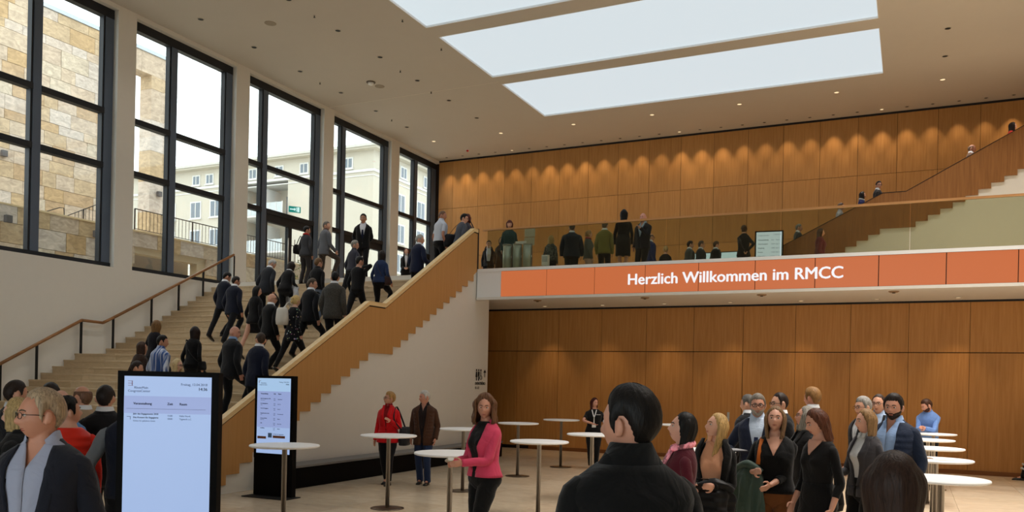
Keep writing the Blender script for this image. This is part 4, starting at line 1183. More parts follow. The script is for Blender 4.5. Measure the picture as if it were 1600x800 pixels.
class Person:
    def __init__(s, **k):
        D = dict(h=1.75, sex='m', rel=0.0, lean=0.0, twist=0.0, hyaw=0.0, hpitch=0.0, girth=1.0, hi=0, top='suit', topc=(24, 26, 34), pat=None, shirt=(214, 216, 220), tie=None,
                 vz=1.12, vw=.062, open=0.0, collar=None, hem=None, sleeve='long', bottom='trousers', botc=(20, 20, 24), slim=1.0, botpat=None, skirtz=.5, shoe=None, skin=(196, 150, 124), hair='short',
                 hairc=(44, 34, 28), vol=.012, hlen=0.0, phi=60, glasses=None, beard=None, L=None, R=None, fL=(0, 0, 0), fR=(0, 0, 0), ground=None, face=None, vest=None, scarf=None, name='person', z=0.0, side='', lookup=False, legs=True)
        D.update(k); s.__dict__.update(D)
        s.build()
    def deform(s, p):
        p = np.array(p, float); sh = p.shape; p = p.reshape(-1, 3)
        w = sstep(.90, 1.12, p[:, 2])
        a = s.lean * w
        c, sn = np.cos(a), np.sin(a)
        y, z = p[:, 1].copy(), p[:, 2] - .95
        y2, z2 = y * c + z * sn, z * c - y * sn
        b = s.twist * w
        c, sn = np.cos(b), np.sin(b)
        x = p[:, 0]
        q = np.stack([x * c - y2 * sn, x * sn + y2 * c, z2 + .95 - s.drop], 1)
        return q.reshape(sh)
    def prof(s, z):
        P = PM if s.sex == 'm' else PF
        return [float(np.interp(z, P[:, 0], P[:, i])) for i in (1, 2, 3)]
    def ring(s, z, off=0.0, n=24, flare=0.0, th=None):
        a, b, c = s.prof(z)
        g = 1 + (s.girth - 1) * float(1 - sstep(1.36, 1.48, z))
        a = a * (1 + (g - 1) * .7) + off + flare; b = b * g + off + flare
        if z > 1.38 and off > 0: b -= off * .25
        if th is None: th = np.linspace(0, 2 * PI, n, endpoint=False)
        sx, cy = np.sin(th), np.cos(th)
        x = a * np.sign(sx) * np.abs(sx) ** .86; y = c + b * np.sign(cy) * np.abs(cy) ** .86
        if s.sex == 'f':
            k = np.exp(-((z - 1.265) / .06) ** 2)
            y += np.where(cy > 0, .030 * k * np.exp(-((np.abs(x) - .068) / .05) ** 2), 0)
        else:
            if s.girth > 1.08: y += np.where(cy > 0, (s.girth - 1) * .25 * np.exp(-((z - 1.05) / .12) ** 2) * np.exp(-(x / .12) ** 2), 0)
        return np.stack([x, y, np.full(len(th), z)], 1)
    def front(s, x, z, off):
        r = s.ring(z, off, 72)
        r = r[r[:, 1] > s.prof(z)[2]]
        o = np.argsort(r[:, 0])
        return np.interp(x, r[o, 0], r[o, 1])
    def strip(s, g, zs, xl, xr, off, th=.004, nx=7, mi=0):
        """A thin cloth patch lying on the chest between xl(z) and xr(z)."""
        def grid(o):
            R = []
            for z in zs:
                a, b = xl(z), xr(z)
                X = np.linspace(a, b, nx)
                R.append(np.stack([X, s.front(X, z, o), np.full(nx, z)], 1))
            return R
        A, B = grid(off + th), grid(off - .02)
        rings = [np.concatenate([a, b[::-1]]) for a, b in zip(A, B)]
        g.loft([s.deform(r) for r in rings], mi)
    def ik(s, a, t, l1, l2, pole):
        a, t = np.array(a, float), np.array(t, float)
        v = t - a; d = np.linalg.norm(v); m = (l1 + l2) * .999
        if d > m: t = a + v / d * m; v = t - a; d = m
        dr = v / d
        x = (l1 * l1 - l2 * l2 + d * d) / (2 * d)
        hgt = math.sqrt(max(l1 * l1 - x * x, 0))
        p = np.array(pole, float); p = p - dr * p.dot(dr); p /= max(np.linalg.norm(p), 1e-6)
        return a + dr * x + p * hgt, t
    @staticmethod
    def limb(P, R, k=4):
        """Catmull-Rom through joints with radii."""
        P = np.array(P, float); R = np.array(R, float); n = len(P)
        T = np.linspace(0, n - 1, (n - 1) * k + 1); O = []; Q = []
        for t in T:
            i = min(int(t), n - 2); f = t - i
            p0, p1, p2, p3 = P[max(i - 1, 0)], P[i], P[i + 1], P[min(i + 2, n - 1)]
            O.append(.5 * ((2 * p1) + (-p0 + p2) * f + (2 * p0 - 5 * p1 + 4 * p2 - p3) * f * f + (-p0 + 3 * p1 - 3 * p2 + p3) * f ** 3))
            Q.append(R[i] * (1 - f) + R[i + 1] * f)
        return np.array(O), np.array(Q)
    def build(s):
        k = s.h / 1.75; s.k = k; f = s.sex == 'f'
        n = 48 if s.hi else 20
        bear = math.atan2(-s.x, s.y)
        head_dir = bear + math.radians(s.rel) if s.ground is None else math.radians(s.ground)
        s.yaw = head_dir
        # feet
        feet = {}
        cz, sz = math.cos(head_dir), math.sin(head_dir)
        for sd, q in ((-1, s.fL), (1, s.fR)):
            fx, fy, fz = (sd * (.085 if not f else .07) + q[0], q[1], q[2])
            if s.side in ('stair', 'ustair'):
                wx, wy = s.x + k * (fx * cz - fy * sz), s.y + k * (fx * sz + fy * cz)
                if s.side == 'stair':      # the whole sole goes on one tread
                    if not (LY0 + .09 < wy < LY1 - .21 or wy > LY1 + NUP * RUN + .08):
                        e0 = LY1 if wy > LY1 - .21 else LY0
                        wy = e0 + RUN * math.floor((wy - e0) / RUN + 1e-6) + .058
                    gz = stairs_z(wy) + .004
                else:
                    if not (-.85 < wx < -.2): wx = U2 * math.floor(wx / U2) + .085 if wx > 0 else -.95 + U2 * math.floor((wx + .95) / U2) + .085
                    gz = up_z(wx) + .004
                dx, dy = (wx - s.x) / k, (wy - s.y) / k
                fx, fy = dx * cz + dy * sz, -dx * sz + dy * cz
                fz = (gz - s.z) / k + q[2]
            feet[sd] = np.array([fx, fy, fz])
        s.drop = 0.0
        for q in (-1, 1):
            hx = .088 if not f else .092
            dx, dy = feet[q][0] - q * hx, feet[q][1] - .01 + .005
            dz = math.sqrt(max(.05, .850 ** 2 - dx * dx - dy * dy))
            s.drop = max(s.drop, min(.11, .925 - (feet[q][2] + .085) - dz))
        hip = {d: np.array([d * (.088 if not f else .092), -.005, .925 - s.drop]) for d in (-1, 1)}
        knee, ank = {}, {}
        for d in (-1, 1):
            knee[d], ank[d] = s.ik(hip[d], feet[d] + np.array([0, -.01, .085]), .445, .415, (d * .06, 1, .15))
        # head frame
        base = rotz(s.twist) @ rotx(-s.lean)
        nb = s.deform([0, -.014, 1.48])
        hR = rotz(s.twist + math.radians(s.hyaw)) @ rotx(-s.lean * .35 + math.radians(s.hpitch))
        hc = nb + base @ np.array([0, .022, .085]) + hR @ np.array([0, .006, .058])
        fs = 1.0 if not f else .965
        H = lambda p: hc + (np.asarray(p) * fs) @ hR.T
        s.hc, s.hR = hc, hR
        # arms
        shw = .168 if not f else .144
        shw *= 1 + (s.girth - 1) * .45
        sho, elb, wri = {}, {}, {}
        for d, tgt in ((-1, s.L), (1, s.R)):
            sho[d] = s.deform([d * shw, -.014, 1.366])
            if tgt is None: tgt = (d * (.215 if not f else .20) * (1 + (s.girth - 1) * .7), .05, .86)
            pole = (d * .5, -1, -.35) if len(tgt) == 3 else tgt[3]
            elb[d], wri[d] = s.ik(sho[d], np.array(tgt[:3]) - np.array([0, 0, s.drop]), .285, .255, pole)
        S = lambda P: np.asarray(P) * k
        # ------------------------------------------------ body
        B = G()
        nr = 20 if s.hi else 14
        zs = [.80, .9, 1.0, 1.1, 1.2, 1.3, 1.37, 1.42, 1.455, 1.49, 1.53]
        thin = -.012
        B.loft([S(s.deform(s.ring(z, -.038 if z < .95 else thin if z < 1.44 else -.004, nr))) for z in zs])
        nk, r_ = s.limb([s.deform([0, -.014, 1.46]), nb + base @ np.array([0, .004, .03]), hc + hR @ np.array([0, -.020, -.055]), hc + hR @ np.array([0, -.012, .0])], [.060, .056, .055, .05] if not f else [.052, .047, .046, .045], 3)
        B.tube(S(nk), r_ * k, nr)
        nu, nv = (64, 48) if s.hi == 2 else (44, 34) if s.hi else (26, 20)
        U, dd, p = head_pts(nu, nv, True, 1.0 if not f else .94)
        rings = [S(H(p[i])) for i in range(nv)]
        B.loft(rings)
        for d in (-1, 1):
            eR = hR @ rotz(d * .45) @ roty(d * .12)
            B.ell(S(H([d * .083, -.016, -.010])), np.array([.013, .021, .034]) * k, 10, 8, 0, eR)
            if s.hi: B.ell(S(H([d * .083, -.008, -.034])), np.array([.008, .010, .011]) * k, 8, 6, 0, eR)
        for d in (-1, 1):
            P, R = s.limb([sho[d] - np.array([d * .02, 0, 0]), sho[d] * .5 + elb[d] * .5, elb[d], elb[d] * .45 + wri[d] * .55, wri[d]], ([.045, .042, .037, .034, .026] if not f else [.038, .036, .032, .030, .023]), 3)
            B.tube(S(P), R * k, 12 if s.hi else 8)
            s.hand(B, wri[d], wri[d] - elb[d], d, k)
            if s.legs:
                P, R = s.limb([hip[d], hip[d] * .5 + knee[d] * .5, knee[d], knee[d] * .55 + ank[d] * .45, ank[d]], [.074, .066, .052, .050, .036], 3)
                B.tube(S(P), R * k, 12 if s.hi else 8)
                B.tube(S(np.array([ank[d], ank[d] + np.array([0, .05, -.03]), ank[d] + np.array([0, .11, -.042])])), np.array([.033, .030, .022]) * k, 8)
        me_o = B.build(s.name, skinmat(s.skin), None, True)
        if s.hi or s.remesh_ok():
            md = me_o.modifiers.new('one_surface', 'REMESH'); md.mode = 'VOXEL'; md.voxel_size = {2: .0048, 1: .007, 0: .013}[s.hi]; md.use_smooth_shade = True
            if s.hi:
                sm = me_o.modifiers.new('soften', 'SMOOTH'); sm.factor = .5; sm.iterations = 2
        me_o.location = (s.x, s.y, s.z); me_o.rotation_euler = (0, 0, head_dir)
        tag(me_o, s.label, 'person', s.group)
        s.o = me_o; o = me_o
        showface = s.face if s.face is not None else abs(((s.rel + s.hyaw + 180) % 360) - 180) > 50
        # ------------------------------------------------ face
        jaw = 1.0 if not f else .94
        if showface:
            for d in (-1, 1):
                g = G(); ey = face_y(.031, .001, jaw)
                g.ell(S(H([d * .031, ey - .0068, .001])), np.array([.0152, .0118, .0104]) * k, 14, 10, 0, hR)
                g.ell(S(H([d * .031, ey + .0010, .0008])), np.array([.0068, .0066, .0072]) * k, 10, 7, 1, hR)
                g.build('eye', [M_EYEW, M_IRIS], o, True)
            for d in (-1, 1):
                g = G()
                P = [H([d * q, face_y(q, zz, jaw) + .0005, zz]) for q, zz in ((.014, .0205), (.028, .0255), (.038, .025), (.047, .020))]
                g.tube(S(P), np.array([.0034, .0042, .0036, .002]) * k, 6)
                g.build('eyebrow', hairmat(tuple(int(v * .55) for v in s.hairc)), o, True)
            g = G()
            for zz, rr in ((-.0668, .0036), (-.0755, .0044)):
                P = [H([q, face_y(q, zz, jaw) - .0012, zz + .0012 * abs(q) / .02]) for q in (-.023, -.012, 0, .012, .023)]
                g.tube(S(P), np.array([.0015, rr * .85, rr, rr * .85, .0015]) * k, 6)
            g.build('lips', skinmat(tuple(int(v * q) for v, q in zip(s.skin, (.78, .56, .56)))), o, True)
        # ------------------------------------------------ hair
        if s.hair != 'bald':
            g = G(); nu, nv = (56, 42) if s.hi else (32, 24)
            U, dd, p = head_pts(nu, nv, False, 1.0 if not f else .94)
            au = np.minimum(U, 2 * PI - U)
            st = {'bob': 'long', 'longhair': 'long', 'bun': 'long', 'curly': 'long', 'fringebob': 'fringe'}.get(s.hair, s.hair)
            line = np.interp(au, HL_A, HL[st])
            if st == 'balding': line = np.where(p[..., 2] > .075, .3, line)
            line = line + .004 * np.sin(U * 19) + .003 * np.sin(U * 41 + 1)
            mask = sstep(-.006, .006, p[..., 2] - line)
            if st == 'balding': mask = mask * (1 - sstep(.055, .080, p[..., 2]))
            rs = np.random.RandomState(int(abs(s.x * 97 + s.y * 31) * 10) % 9999)
            ns = 1 + .12 * np.sin(au * 23 + rs.rand() * 6) * np.sin(p[..., 2] * 90 + U * 3)
            grow = sstep(-.002, .045, p[..., 2] - line)
            t = .004 + grow * (.004 + s.vol * (sstep(-.09, .10, p[..., 2]) * .75 + .3 * sstep(-.2, .8, -dd[..., 1]) * sstep(-.08, .02, p[..., 2]))) * ns
            q = p + dd * (t * mask - .014 * (1 - mask))[..., None]
            g.loft([S(H(q[i])) for i in range(nv)])
            if s.hair in ('bob', 'longhair', 'curly', 'fringebob'):
                L = s.hlen or .26
                m = 60 if s.hi else 20; rr = []
                phi = math.radians(s.phi)
                nz = 22 if s.hi else 12
                for i in range(nz):
                    tt = i / (nz - 1); z = .105 - tt * (L + .035)
                    dome = math.sqrt(max(.0, 1 - (max(z, 0) / .128) ** 2))
                    wob = .010 * math.sin(tt * 9 + rs.rand() * .5) if s.hair == 'curly' else .003 * math.sin(tt * 7)
                    ph = phi + .9 * max(0, .3 - tt) - (.12 * tt if s.hair != 'longhair' else -.30 * tt)
                    A = np.linspace(ph, 2 * PI - ph, m)
                    ax = .079 * dome + .004 + s.vol * .75 + wob + (.014 * math.sin(min(1, tt * 1.2) * PI) + (.020 if s.hair == 'curly' else 0) * tt)
                    ay = .101 * dome + .004 + s.vol * .75 + wob - (.022 * tt if s.hair == 'longhair' else .010 * tt * tt)
                    tn = .022 if tt > .15 else .03
                    if tt > .92: ax -= .012; ay -= .012
                    jit = 1 + .022 * np.sin(A * 13 + tt * 2.2) + .016 * np.sin(A * 29 - tt * 1.6) + (.03 * np.sin(A * 7 + tt * 16) if s.hair in ('curly', 'longhair') else 0) * min(1, tt * 2)
                    outer = np.stack([np.sin(A) * ax * jit, np.cos(A) * ay * jit - .006 - .02 * tt * (s.hair == 'longhair'), np.full(m, z)], 1)
                    inner = np.stack([np.sin(A) * (ax - tn), np.cos(A) * (ay - tn) - .006 - .02 * tt * (s.hair == 'longhair'), np.full(m, z)], 1)
                    rr.append(S(H(np.concatenate([outer, inner[::-1]]))))
                g.loft(rr)
            if s.hair == 'bun':
                g.ell(S(H([0, -.112, -.02])), np.array([.038, .034, .040]) * k, 12, 8, 0, hR)
                g.ell(S(H([0, -.10, .045])), np.array([.05, .03, .045]) * k, 12, 8, 0, hR)
            if s.hair == 'tail':
                pass
            g.build('hair', hairmat(s.hairc), o, True)
        if s.beard:
            g = G(); nu, nv = (56, 48) if s.hi else (30, 26)
            U, dd, p = head_pts(nu, nv, True); au = np.minimum(U, 2 * PI - U)
            up = np.interp(au, np.radians([0, 14, 24, 40, 65, 95, 115, 180]), [-.052, -.052, -.060, -.050, -.040, -.02, -.3, -.3])
            mask = sstep(.004, -.008, p[..., 2] - up) * (1 - .9 * np.exp(-((p[..., 2] + .072) / .009) ** 2) * np.exp(-(p[..., 0] / .022) ** 4)) * (au < 1.9)
            q = p + dd * (.009 * mask - .012 * (1 - mask))[..., None]
            g.loft([S(H(q[i])) for i in range(nv)])
            g.build('beard', hairmat(s.beard), o, True)
        if s.glasses:
            g = G(); r = .0018 if s.glasses == 'thin' else .0032
            for d in (-1, 1):
                th = np.linspace(0, 2 * PI, 17)
                sg = lambda v: math.copysign(abs(v) ** .6, v)
                P = [H([d * .033 + .024 * sg(math.cos(a)), .1015 - .006 * abs(math.cos(a)) * (1 if d * math.cos(a) > 0 else 0), -.002 + .0155 * sg(math.sin(a))]) for a in th]
                g.tube(S(P), r * k, 5)
                g.tube(S([H([d * .057, .094, .004]), H([d * .079, .04, .004]), H([d * .081, -.005, .0])]), r * k, 5)
            g.tube(S([H([-.009, .102, .002]), H([0, .106, .004]), H([.009, .102, .002])]), r * k, 5)
            g.build('glasses', M_SPEC, o, True)
        # ------------------------------------------------ trousers, skirt
        hz = s.hem
        if s.bottom == 'trousers' and s.legs:
            g = G(); sl = s.slim
            zz = [1.05, 1.0, .95, .90, .87, .84, .81, .78, .75]
            g.loft([S(s.deform(s.ring(z, float(np.interp(z, [.75, .78, .81, .84, .87, .9], [-.085, -.050, -.026, -.008, .004, .010])), n) * np.array([1, 1, 1.0]))) for z in zz])
            for d in (-1, 1):
                top = hip[d] + np.array([0, 0, .0])
                kn, an = knee[d], ank[d]
                hemz = an + np.array([0, -.005, -.035 if sl > .9 else .0])
                rad = np.array([.097, .088, .070, .064, .060]) * np.array([1, .97, .95, .97, 1.0]) if sl > .9 else np.array([.100, .088, .060, .054, .042])
                rad = rad * (1 + (s.girth - 1) * .5)
                P, R = s.limb([top, top * .5 + kn * .5, kn, kn * .5 + an * .5, hemz], rad, 5)
                jj = np.arange(len(R)); R = R * (1 + .03 * np.sin(jj * 2.1 + d))
                g.tube(S(P), R * k, 18 if s.hi else 12)
            g.build('trousers', cloth(s.botc, s.botpat), o, True)
        elif s.bottom in ('skirt', 'dress'):
            g = G(); zz = np.linspace(1.08, s.skirtz, 10)
            rings = []
            for z in zz:
                if z > .8: rings.append(S(s.deform(s.ring(z, .012, n))))
                else:
                    t = (.8 - z); r = s.ring(.8, .012 + .04 * t, n); r[:, 2] = z
                    mid = (np.interp(z, [.08, .48, .93], [ank[-1][1] * .5 + ank[1][1] * .5, knee[-1][1] * .5 + knee[1][1] * .5, 0]))
                    r[:, 1] += mid
                    th = np.linspace(0, 2 * PI, n, endpoint=False); r[:, :2] *= (1 + .02 * np.sin(th * 7))[:, None]
                    rings.append(S(r))
            g.loft(rings)
            g.build('skirt', cloth(s.botc, s.botpat), o, True)
        if s.legs:
            for d in (-1, 1):
                g = G(); rings = []
                fx = feet[d]
                ank0 = ank[d]
                low = ank0 - np.array([0, -.01, .085])
                for y, w, hh in ((-.075, .018, .03), (-.068, .030, .058), (-.03, .036, .078), (.02, .038, .080), (.07, .042, .062), (.13, .044, .046), (.17, .036, .036), (.195, .016, .022)):
                    th = np.linspace(0, PI, 7)
                    top = np.stack([np.cos(th) * w, np.full(7, y), .008 + np.sin(th) * (hh - .008)], 1)
                    bot = np.array([[-w, y, 0], [w, y, 0]])
                    pts = np.concatenate([top, bot])
                    rz_ = (s.fL if d < 0 else s.fR)[2]
                    if rz_ > .02:
                        an_ = math.asin(min(.9, rz_ / .15)); pv = np.array([0, .15, 0])
                        pts = (pts - pv) @ rotx(-an_).T + pv + np.array([0, -.15 * (1 - math.cos(an_)), -rz_ * 1.0])
                        pts[:, 2] += .012
                    rings.append(S(pts + low))
                g.loft(rings)
                g.build('shoe', s.shoe or M_SHOE, o, True)
        # ------------------------------------------------ upper garments
        tp = s.top
        dflt = {'suit': .80, 'blazer': .86, 'coat': .56, 'shirt': .94, 'tshirt': .90, 'sweater': .90, 'dress': .96, 'vest': .86}
        hem = s.hem or dflt[tp]
        vst = tp == 'vest'
        off = {'suit': .026, 'blazer': .020, 'coat': .036, 'shirt': .014, 'tshirt': .012, 'sweater': .016, 'dress': .008, 'vest': .024}[tp]
        mat = cloth(s.topc, s.pat)
        g = G()
        neck = {'suit': 1.478, 'blazer': 1.47, 'coat': 1.485, 'shirt': 1.50, 'tshirt': 1.475, 'sweater': 1.475, 'dress': 1.455, 'vest': 1.49}[tp]
        if s.vw > .09: neck = min(neck, 1.465)
        zs = [hem]
        for z in np.arange(.60, 1.36, .06 if not s.hi else .03):
            if z > hem + .03: zs.append(float(z))
        zs += [1.37, 1.405, 1.432, 1.455, neck]
        rings = []
        jk = tp in ('suit', 'blazer', 'coat') and s.shirt
        vz = s.vz
        def wv(z): return max(.002, (s.vw * min(1, max(0, (z - vz) / (1.40 - vz))) ** .8 if z > vz else 0) + s.open * float(sstep(1.46, 1.3, z)))
        if jk: zs = sorted(set(zs + [float(z) for z in np.linspace(vz, 1.44, 10)]))
        for z in zs:
            fl = 0.0
            if z < 1.0 and tp in ('suit', 'blazer', 'coat', 'sweater', 'tshirt', 'vest'): fl = .007 * (1.0 - z) / .2 * (1 if tp != 'coat' else .5)
            zz = max(z, .86); r = s.ring(zz, off, n, min(fl, .02)); r[:, 2] = z
            if tp in ('shirt',) and z < .99: r = s.ring(z, .010, n)
            if jk:
                a = float(np.max(s.ring(zz, off, 24)[:, 0]))
                t0 = math.asin(min(.93, wv(z) / a) ** (1 / .86))
                th = np.linspace(t0, 2 * PI - t0, n)
                ro = s.ring(zz, off, n, min(fl, .02), th); ri = s.ring(zz, off - .008, n, min(fl, .02), th)
                r = np.concatenate([ro, ri[::-1]]); r[:, 2] = z
            elif s.hi:
                th = np.linspace(0, 2 * PI, n, endpoint=False); r[:, :2] *= (1 + .008 * np.sin(th * 5 + z * 31) * float(1 - sstep(1.3, 1.4, z)))[:, None]
            rings.append(S(s.deform(r)))
        g.loft(rings, 0, (True, True))
        smat = mat
        sleeves = G() if s.vest else g
        for d in (-1, 1):
            ra = {'suit': [.050, .062, .062, .055, .050, .043], 'blazer': [.044, .053, .053, .047, .043, .037], 'coat': [.055, .069, .068, .064, .060, .054]}.get(tp, [.044, .052, .049, .044, .040, .034])
            ra = np.array(ra) * (1 + (s.girth - 1) * .6) * (.93 if f else 1) * (1.16 if vst else 1)
            a, e, w = sho[d], elb[d], wri[d]
            if vst: a = a + np.array([d * .018, 0, .002])
            ins = s.deform([d * (shw - .06), -.014, 1.372])
            if s.sleeve == 'long': J = [ins, a, a * .5 + e * .5, e, e * .5 + w * .5, w + (w - e) * .02]
            elif s.sleeve == 'three': J = [ins, a, a * .5 + e * .5, e, e * .7 + w * .3, e * .45 + w * .55]; ra = ra * np.array([1, 1, 1, 1, 1, 1.1])
            elif s.sleeve == 'short': J = [ins, a, a * .8 + e * .2, a * .6 + e * .4, a * .4 + e * .6, a * .3 + e * .7]; ra = ra * np.array([1, 1, 1, 1.02, 1.12, 1.2])
            else: continue
            P, R = s.limb(J, ra, 5)
            jj = np.arange(len(R)); R = R * (1 + (.018 if s.hi else .02) * np.sin(jj * 1.9 + d) * sstep(2, 10, jj))
            sleeves.tube(S(P), R * k, 18 if s.hi else 12)
            if tp in ('suit', 'blazer') and s.shirt and s.sleeve == 'long' and s.hi == 0 and False: pass
        # collar and lapels of jackets
        if tp in ('suit', 'blazer', 'coat'):
            cr = []
            up = {'suit': 1.515, 'blazer': 1.505, 'coat': 1.56}[tp]
            t1 = .62 if s.shirt else .12
            th = np.linspace(t1, 2 * PI - t1, n)
            for z, o_, sh_ in ((1.445, .026, 0), (1.475, .021, 0), (up, .014, 0), (up, .006, 0), (1.45, .008, 0)):
                r = s.ring(min(z, 1.53), o_, n, 0, th)
                r[:, 2] = z - .075 * np.clip(np.cos(th), 0, 1) * max(0, z - 1.43) / (up - 1.43)
                cr.append(S(s.deform(r)))
            g.loft(cr, 0, (False, False), False)
            zL = [float(z) for z in np.linspace(vz, 1.462, 18)]
            lw = .050 if tp != 'coat' else .06
            if s.shirt:
                for d in (-1, 1):
                    s.strip(g, zL, lambda z: d * (wv(z) - .002), lambda z: d * (wv(z) + lw * (.25 + .75 * math.sin(min(1, (z - vz) / .30 + .05) * PI / 2)) * (1 if z < 1.40 else .8)), off + .004, .005, 5)
        elif tp == 'shirt' or s.collar:
            cg = G() if s.collar else g
            cr = []
            for z, o_ in ((1.475, .012), (1.50, .016), (1.545, .010), (1.545, .003), (1.48, .002)):
                r = s.ring(min(z, 1.53), o_, n); r[:, 2] = z
                th = np.linspace(0, 2 * PI, n, endpoint=False); r[:, 2] -= .05 * np.clip(np.cos(th), 0, 1) ** 1.5 * (z - 1.45) / .09
                cr.append(S(s.deform(r)))
            cg.loft(cr, 0, (False, False))
            if s.collar: cg.build('shirt_collar', cloth(s.collar), o, True)
        nm = {'suit': 'jacket', 'blazer': 'blazer', 'coat': 'coat', 'shirt': 'shirt', 'tshirt': 't_shirt', 'sweater': 'sweater', 'dress': 'dress_top', 'vest': 'padded_vest'}[tp]
        g.build(nm, mat, o, True)
        if s.vest: sleeves.build('sleeves', cloth(s.vest), o, True)
        # shirt front, collar, tie
        if tp in ('suit', 'blazer', 'coat') and s.shirt:
            g = G()
            so = off - .014
            lowz = hem + .03 if s.open > .02 else max(hem + .03, vz - .12)
            op = (not s.tie) and s.collar is not False and not f
            sr = []
            for z in [float(q) for q in np.arange(lowz, 1.47, .03)] + [1.485]:
                aa = float(np.max(s.ring(max(z, .86), so, 24)[:, 0]))
                t0 = math.asin(min(.9, max(.002, (z - 1.37) * .42 if op else 0) / aa) ** (1 / .86))
                th = np.linspace(t0, 2 * PI - t0, n)
                if op:
                    ro, ri = s.ring(max(z, .86), so, n, 0, th), s.ring(max(z, .86), so - .006, n, 0, th)
                    r = np.concatenate([ro, ri[::-1]])
                else: r = s.ring(max(z, .86), so, n)
                r[:, 2] = z; sr.append(S(s.deform(r)))
            g.loft(sr)
            if s.collar is not False:
                cr = []
                for z, o_ in ((1.465, .010), (1.50, .012), (1.548, .008), (1.548, .002), (1.48, .001)):
                    th = np.linspace(.62 if op else .1, 2 * PI - (.62 if op else .1), n)
                    r = s.ring(min(z, 1.53), o_ + (.006 if op else 0), n, 0, th); r[:, 2] = z - .055 * np.clip(np.cos(th), 0, 1) ** 1.5 * (z - 1.44) / .1
                    cr.append(S(s.deform(r)))
                g.loft(cr, 0, (False, False), False)
                for d in (-1, 1):
                    if op:
                        s.strip(g, [float(q) for q in np.linspace(1.395, 1.475, 6)], lambda z: d * ((z - 1.37) * .42 - .002), lambda z: d * ((z - 1.37) * .42 + .012 + (z - 1.395) * .45), so + .004, .005, 4)
                        continue
                    s.strip(g, [1.44, 1.455, 1.47, 1.49], lambda z: d * (.004 + (1.49 - z) * .3), lambda z: d * (.05), so + .012, .004, 4)
            g.build('shirt', cloth(s.shirt), o, True)
            if s.tie:
                g = G(); zL = [float(z) for z in np.linspace(max(vz - .03, 1.02), 1.458, 18)]
                tw = lambda z: .016 + .020 * float(sstep(1.44, 1.15, z)) + (.006 if z > 1.43 else 0)
                s.strip(g, zL, lambda z: -tw(z), lambda z: tw(z), so + .010, .006, 5)
                g.build('tie', cloth(s.tie), o, True)
        if tp in ('sweater', 'tshirt', 'dress') and s.vw > .09:      # open neckline in skin colour
            g = G(); zL = [float(z) for z in np.linspace(s.vz, 1.465, 8)]
            wv = lambda z: max(.003, .075 * min(1, (z - s.vz) / (1.44 - s.vz)))
            s.strip(g, zL, lambda z: -wv(z), lambda z: wv(z), off + .006, .003, 7)
            g.build('neckline', skinmat(s.skin), o, True)
        if s.scarf:
            g = G(); th = np.linspace(0, 2 * PI, 20)
            P = [s.deform([.082 * math.sin(a), .074 * math.cos(a) - .008, 1.485 - .022 * math.cos(a)]) for a in th]
            g.tube(S(P), .030 * k, 8)
            if s.scarf[1]:
                for d in (-1, 1):
                    P = [s.deform([d * .035, float(s.front(d * .035, z, off + .02)), z]) for z in (1.45, 1.36, 1.26, 1.14)]
                    g.tube(S(P), [(.042 * k, .016 * k)] * 4, 8)
            g.build('scarf', cloth(s.scarf[0], 'print' if s.scarf[1] else None), o, True)
        s.wrist = {d: s.world(wri[d]) for d in wri}; s.elbow = {d: s.world(elb[d]) for d in elb}; s.shoulder = {d: s.world(sho[d] + np.array([0, 0, .07])) for d in sho}
        s.handpt = {d: s.world(wri[d] + (wri[d] - elb[d]) / np.linalg.norm(wri[d] - elb[d]) * .09) for d in wri}
    def remesh_ok(s):
        return True
    def world(s, p):
        p = np.asarray(p) * s.k; c, q = math.cos(s.yaw), math.sin(s.yaw)
        return np.array([s.x + p[0] * c - p[1] * q, s.y + p[0] * q + p[1] * c, s.z + p[2]])
    def hand(s, B, w, d, side, k):
        d = np.asarray(d, float); d /= np.linalg.norm(d)
        curl = getattr(s, 'curl', .55)
        inn = np.array([-side, .25, 0.0]); inn = inn - d * inn.dot(d)
        if np.linalg.norm(inn) < .2: inn = np.array([0, 0, -1.0]); inn = inn - d * inn.dot(d)
        inn /= np.linalg.norm(inn)                  # palm normal
        sd = np.cross(d, inn)                       # towards the thumb or the little finger
        if sd[1] < 0: sd = -sd
        sc = .94 if s.sex == 'm' else .86
        m = 8 if s.hi else 6
        rings = []
        th = np.linspace(0, 2 * PI, m * 2, endpoint=False)
        for t, a, b in ((-.01, .026, .020), (.02, .034, .017), (.055, .041, .015), (.088, .040, .012)):
            rings.append((w + d * t * sc + np.outer(np.cos(th) * a * sc, sd) + np.outer(np.sin(th) * b * sc, inn)) * k)
        B.loft(rings)
        for i, (q, L) in enumerate(((.029, .070), (.010, .078), (-.010, .072), (-.028, .056))):
            p = w + d * .080 * sc + sd * q * sc; P = [p]; dr = d.copy()
            for j in range(3):
                a = curl * (.5 + .35 * j)
                dr = d * math.cos(a) + inn * math.sin(a)
                p = p + dr * L * sc * (.42, .33, .25)[j]; P.append(p)
            B.tube(np.array(P) * k, np.array([.0098, .0092, .0084, .0066]) * k * sc, m)
        p = w + d * .018 * sc + sd * .030 * sc
        P = [p, p + (sd * .026 + d * .020 + inn * .010) * sc, p + (sd * .034 + d * .050 + inn * .022) * sc, p + (sd * .030 + d * .074 + inn * .030) * sc]
        B.tube(np.array(P) * k, np.array([.014, .0125, .0105, .008]) * k * sc, m)
NAVY, BLACK, CHAR, DKG = (22, 28, 48), (17, 16, 18), (34, 35, 40), (52, 52, 54)
WHITE, PALEB = (214, 216, 222), (164, 184, 214)
SK1, SK2, SK3, SK4 = (206, 154, 128), (190, 138, 112), (170, 120, 94), (214, 168, 146)
HB, HDB, HBR, HGR, HBL, HLB, HRED = (18, 15, 14), (38, 28, 22), (74, 50, 34), (132, 126, 118), (196, 164, 108), (142, 112, 74), (84, 36, 26)
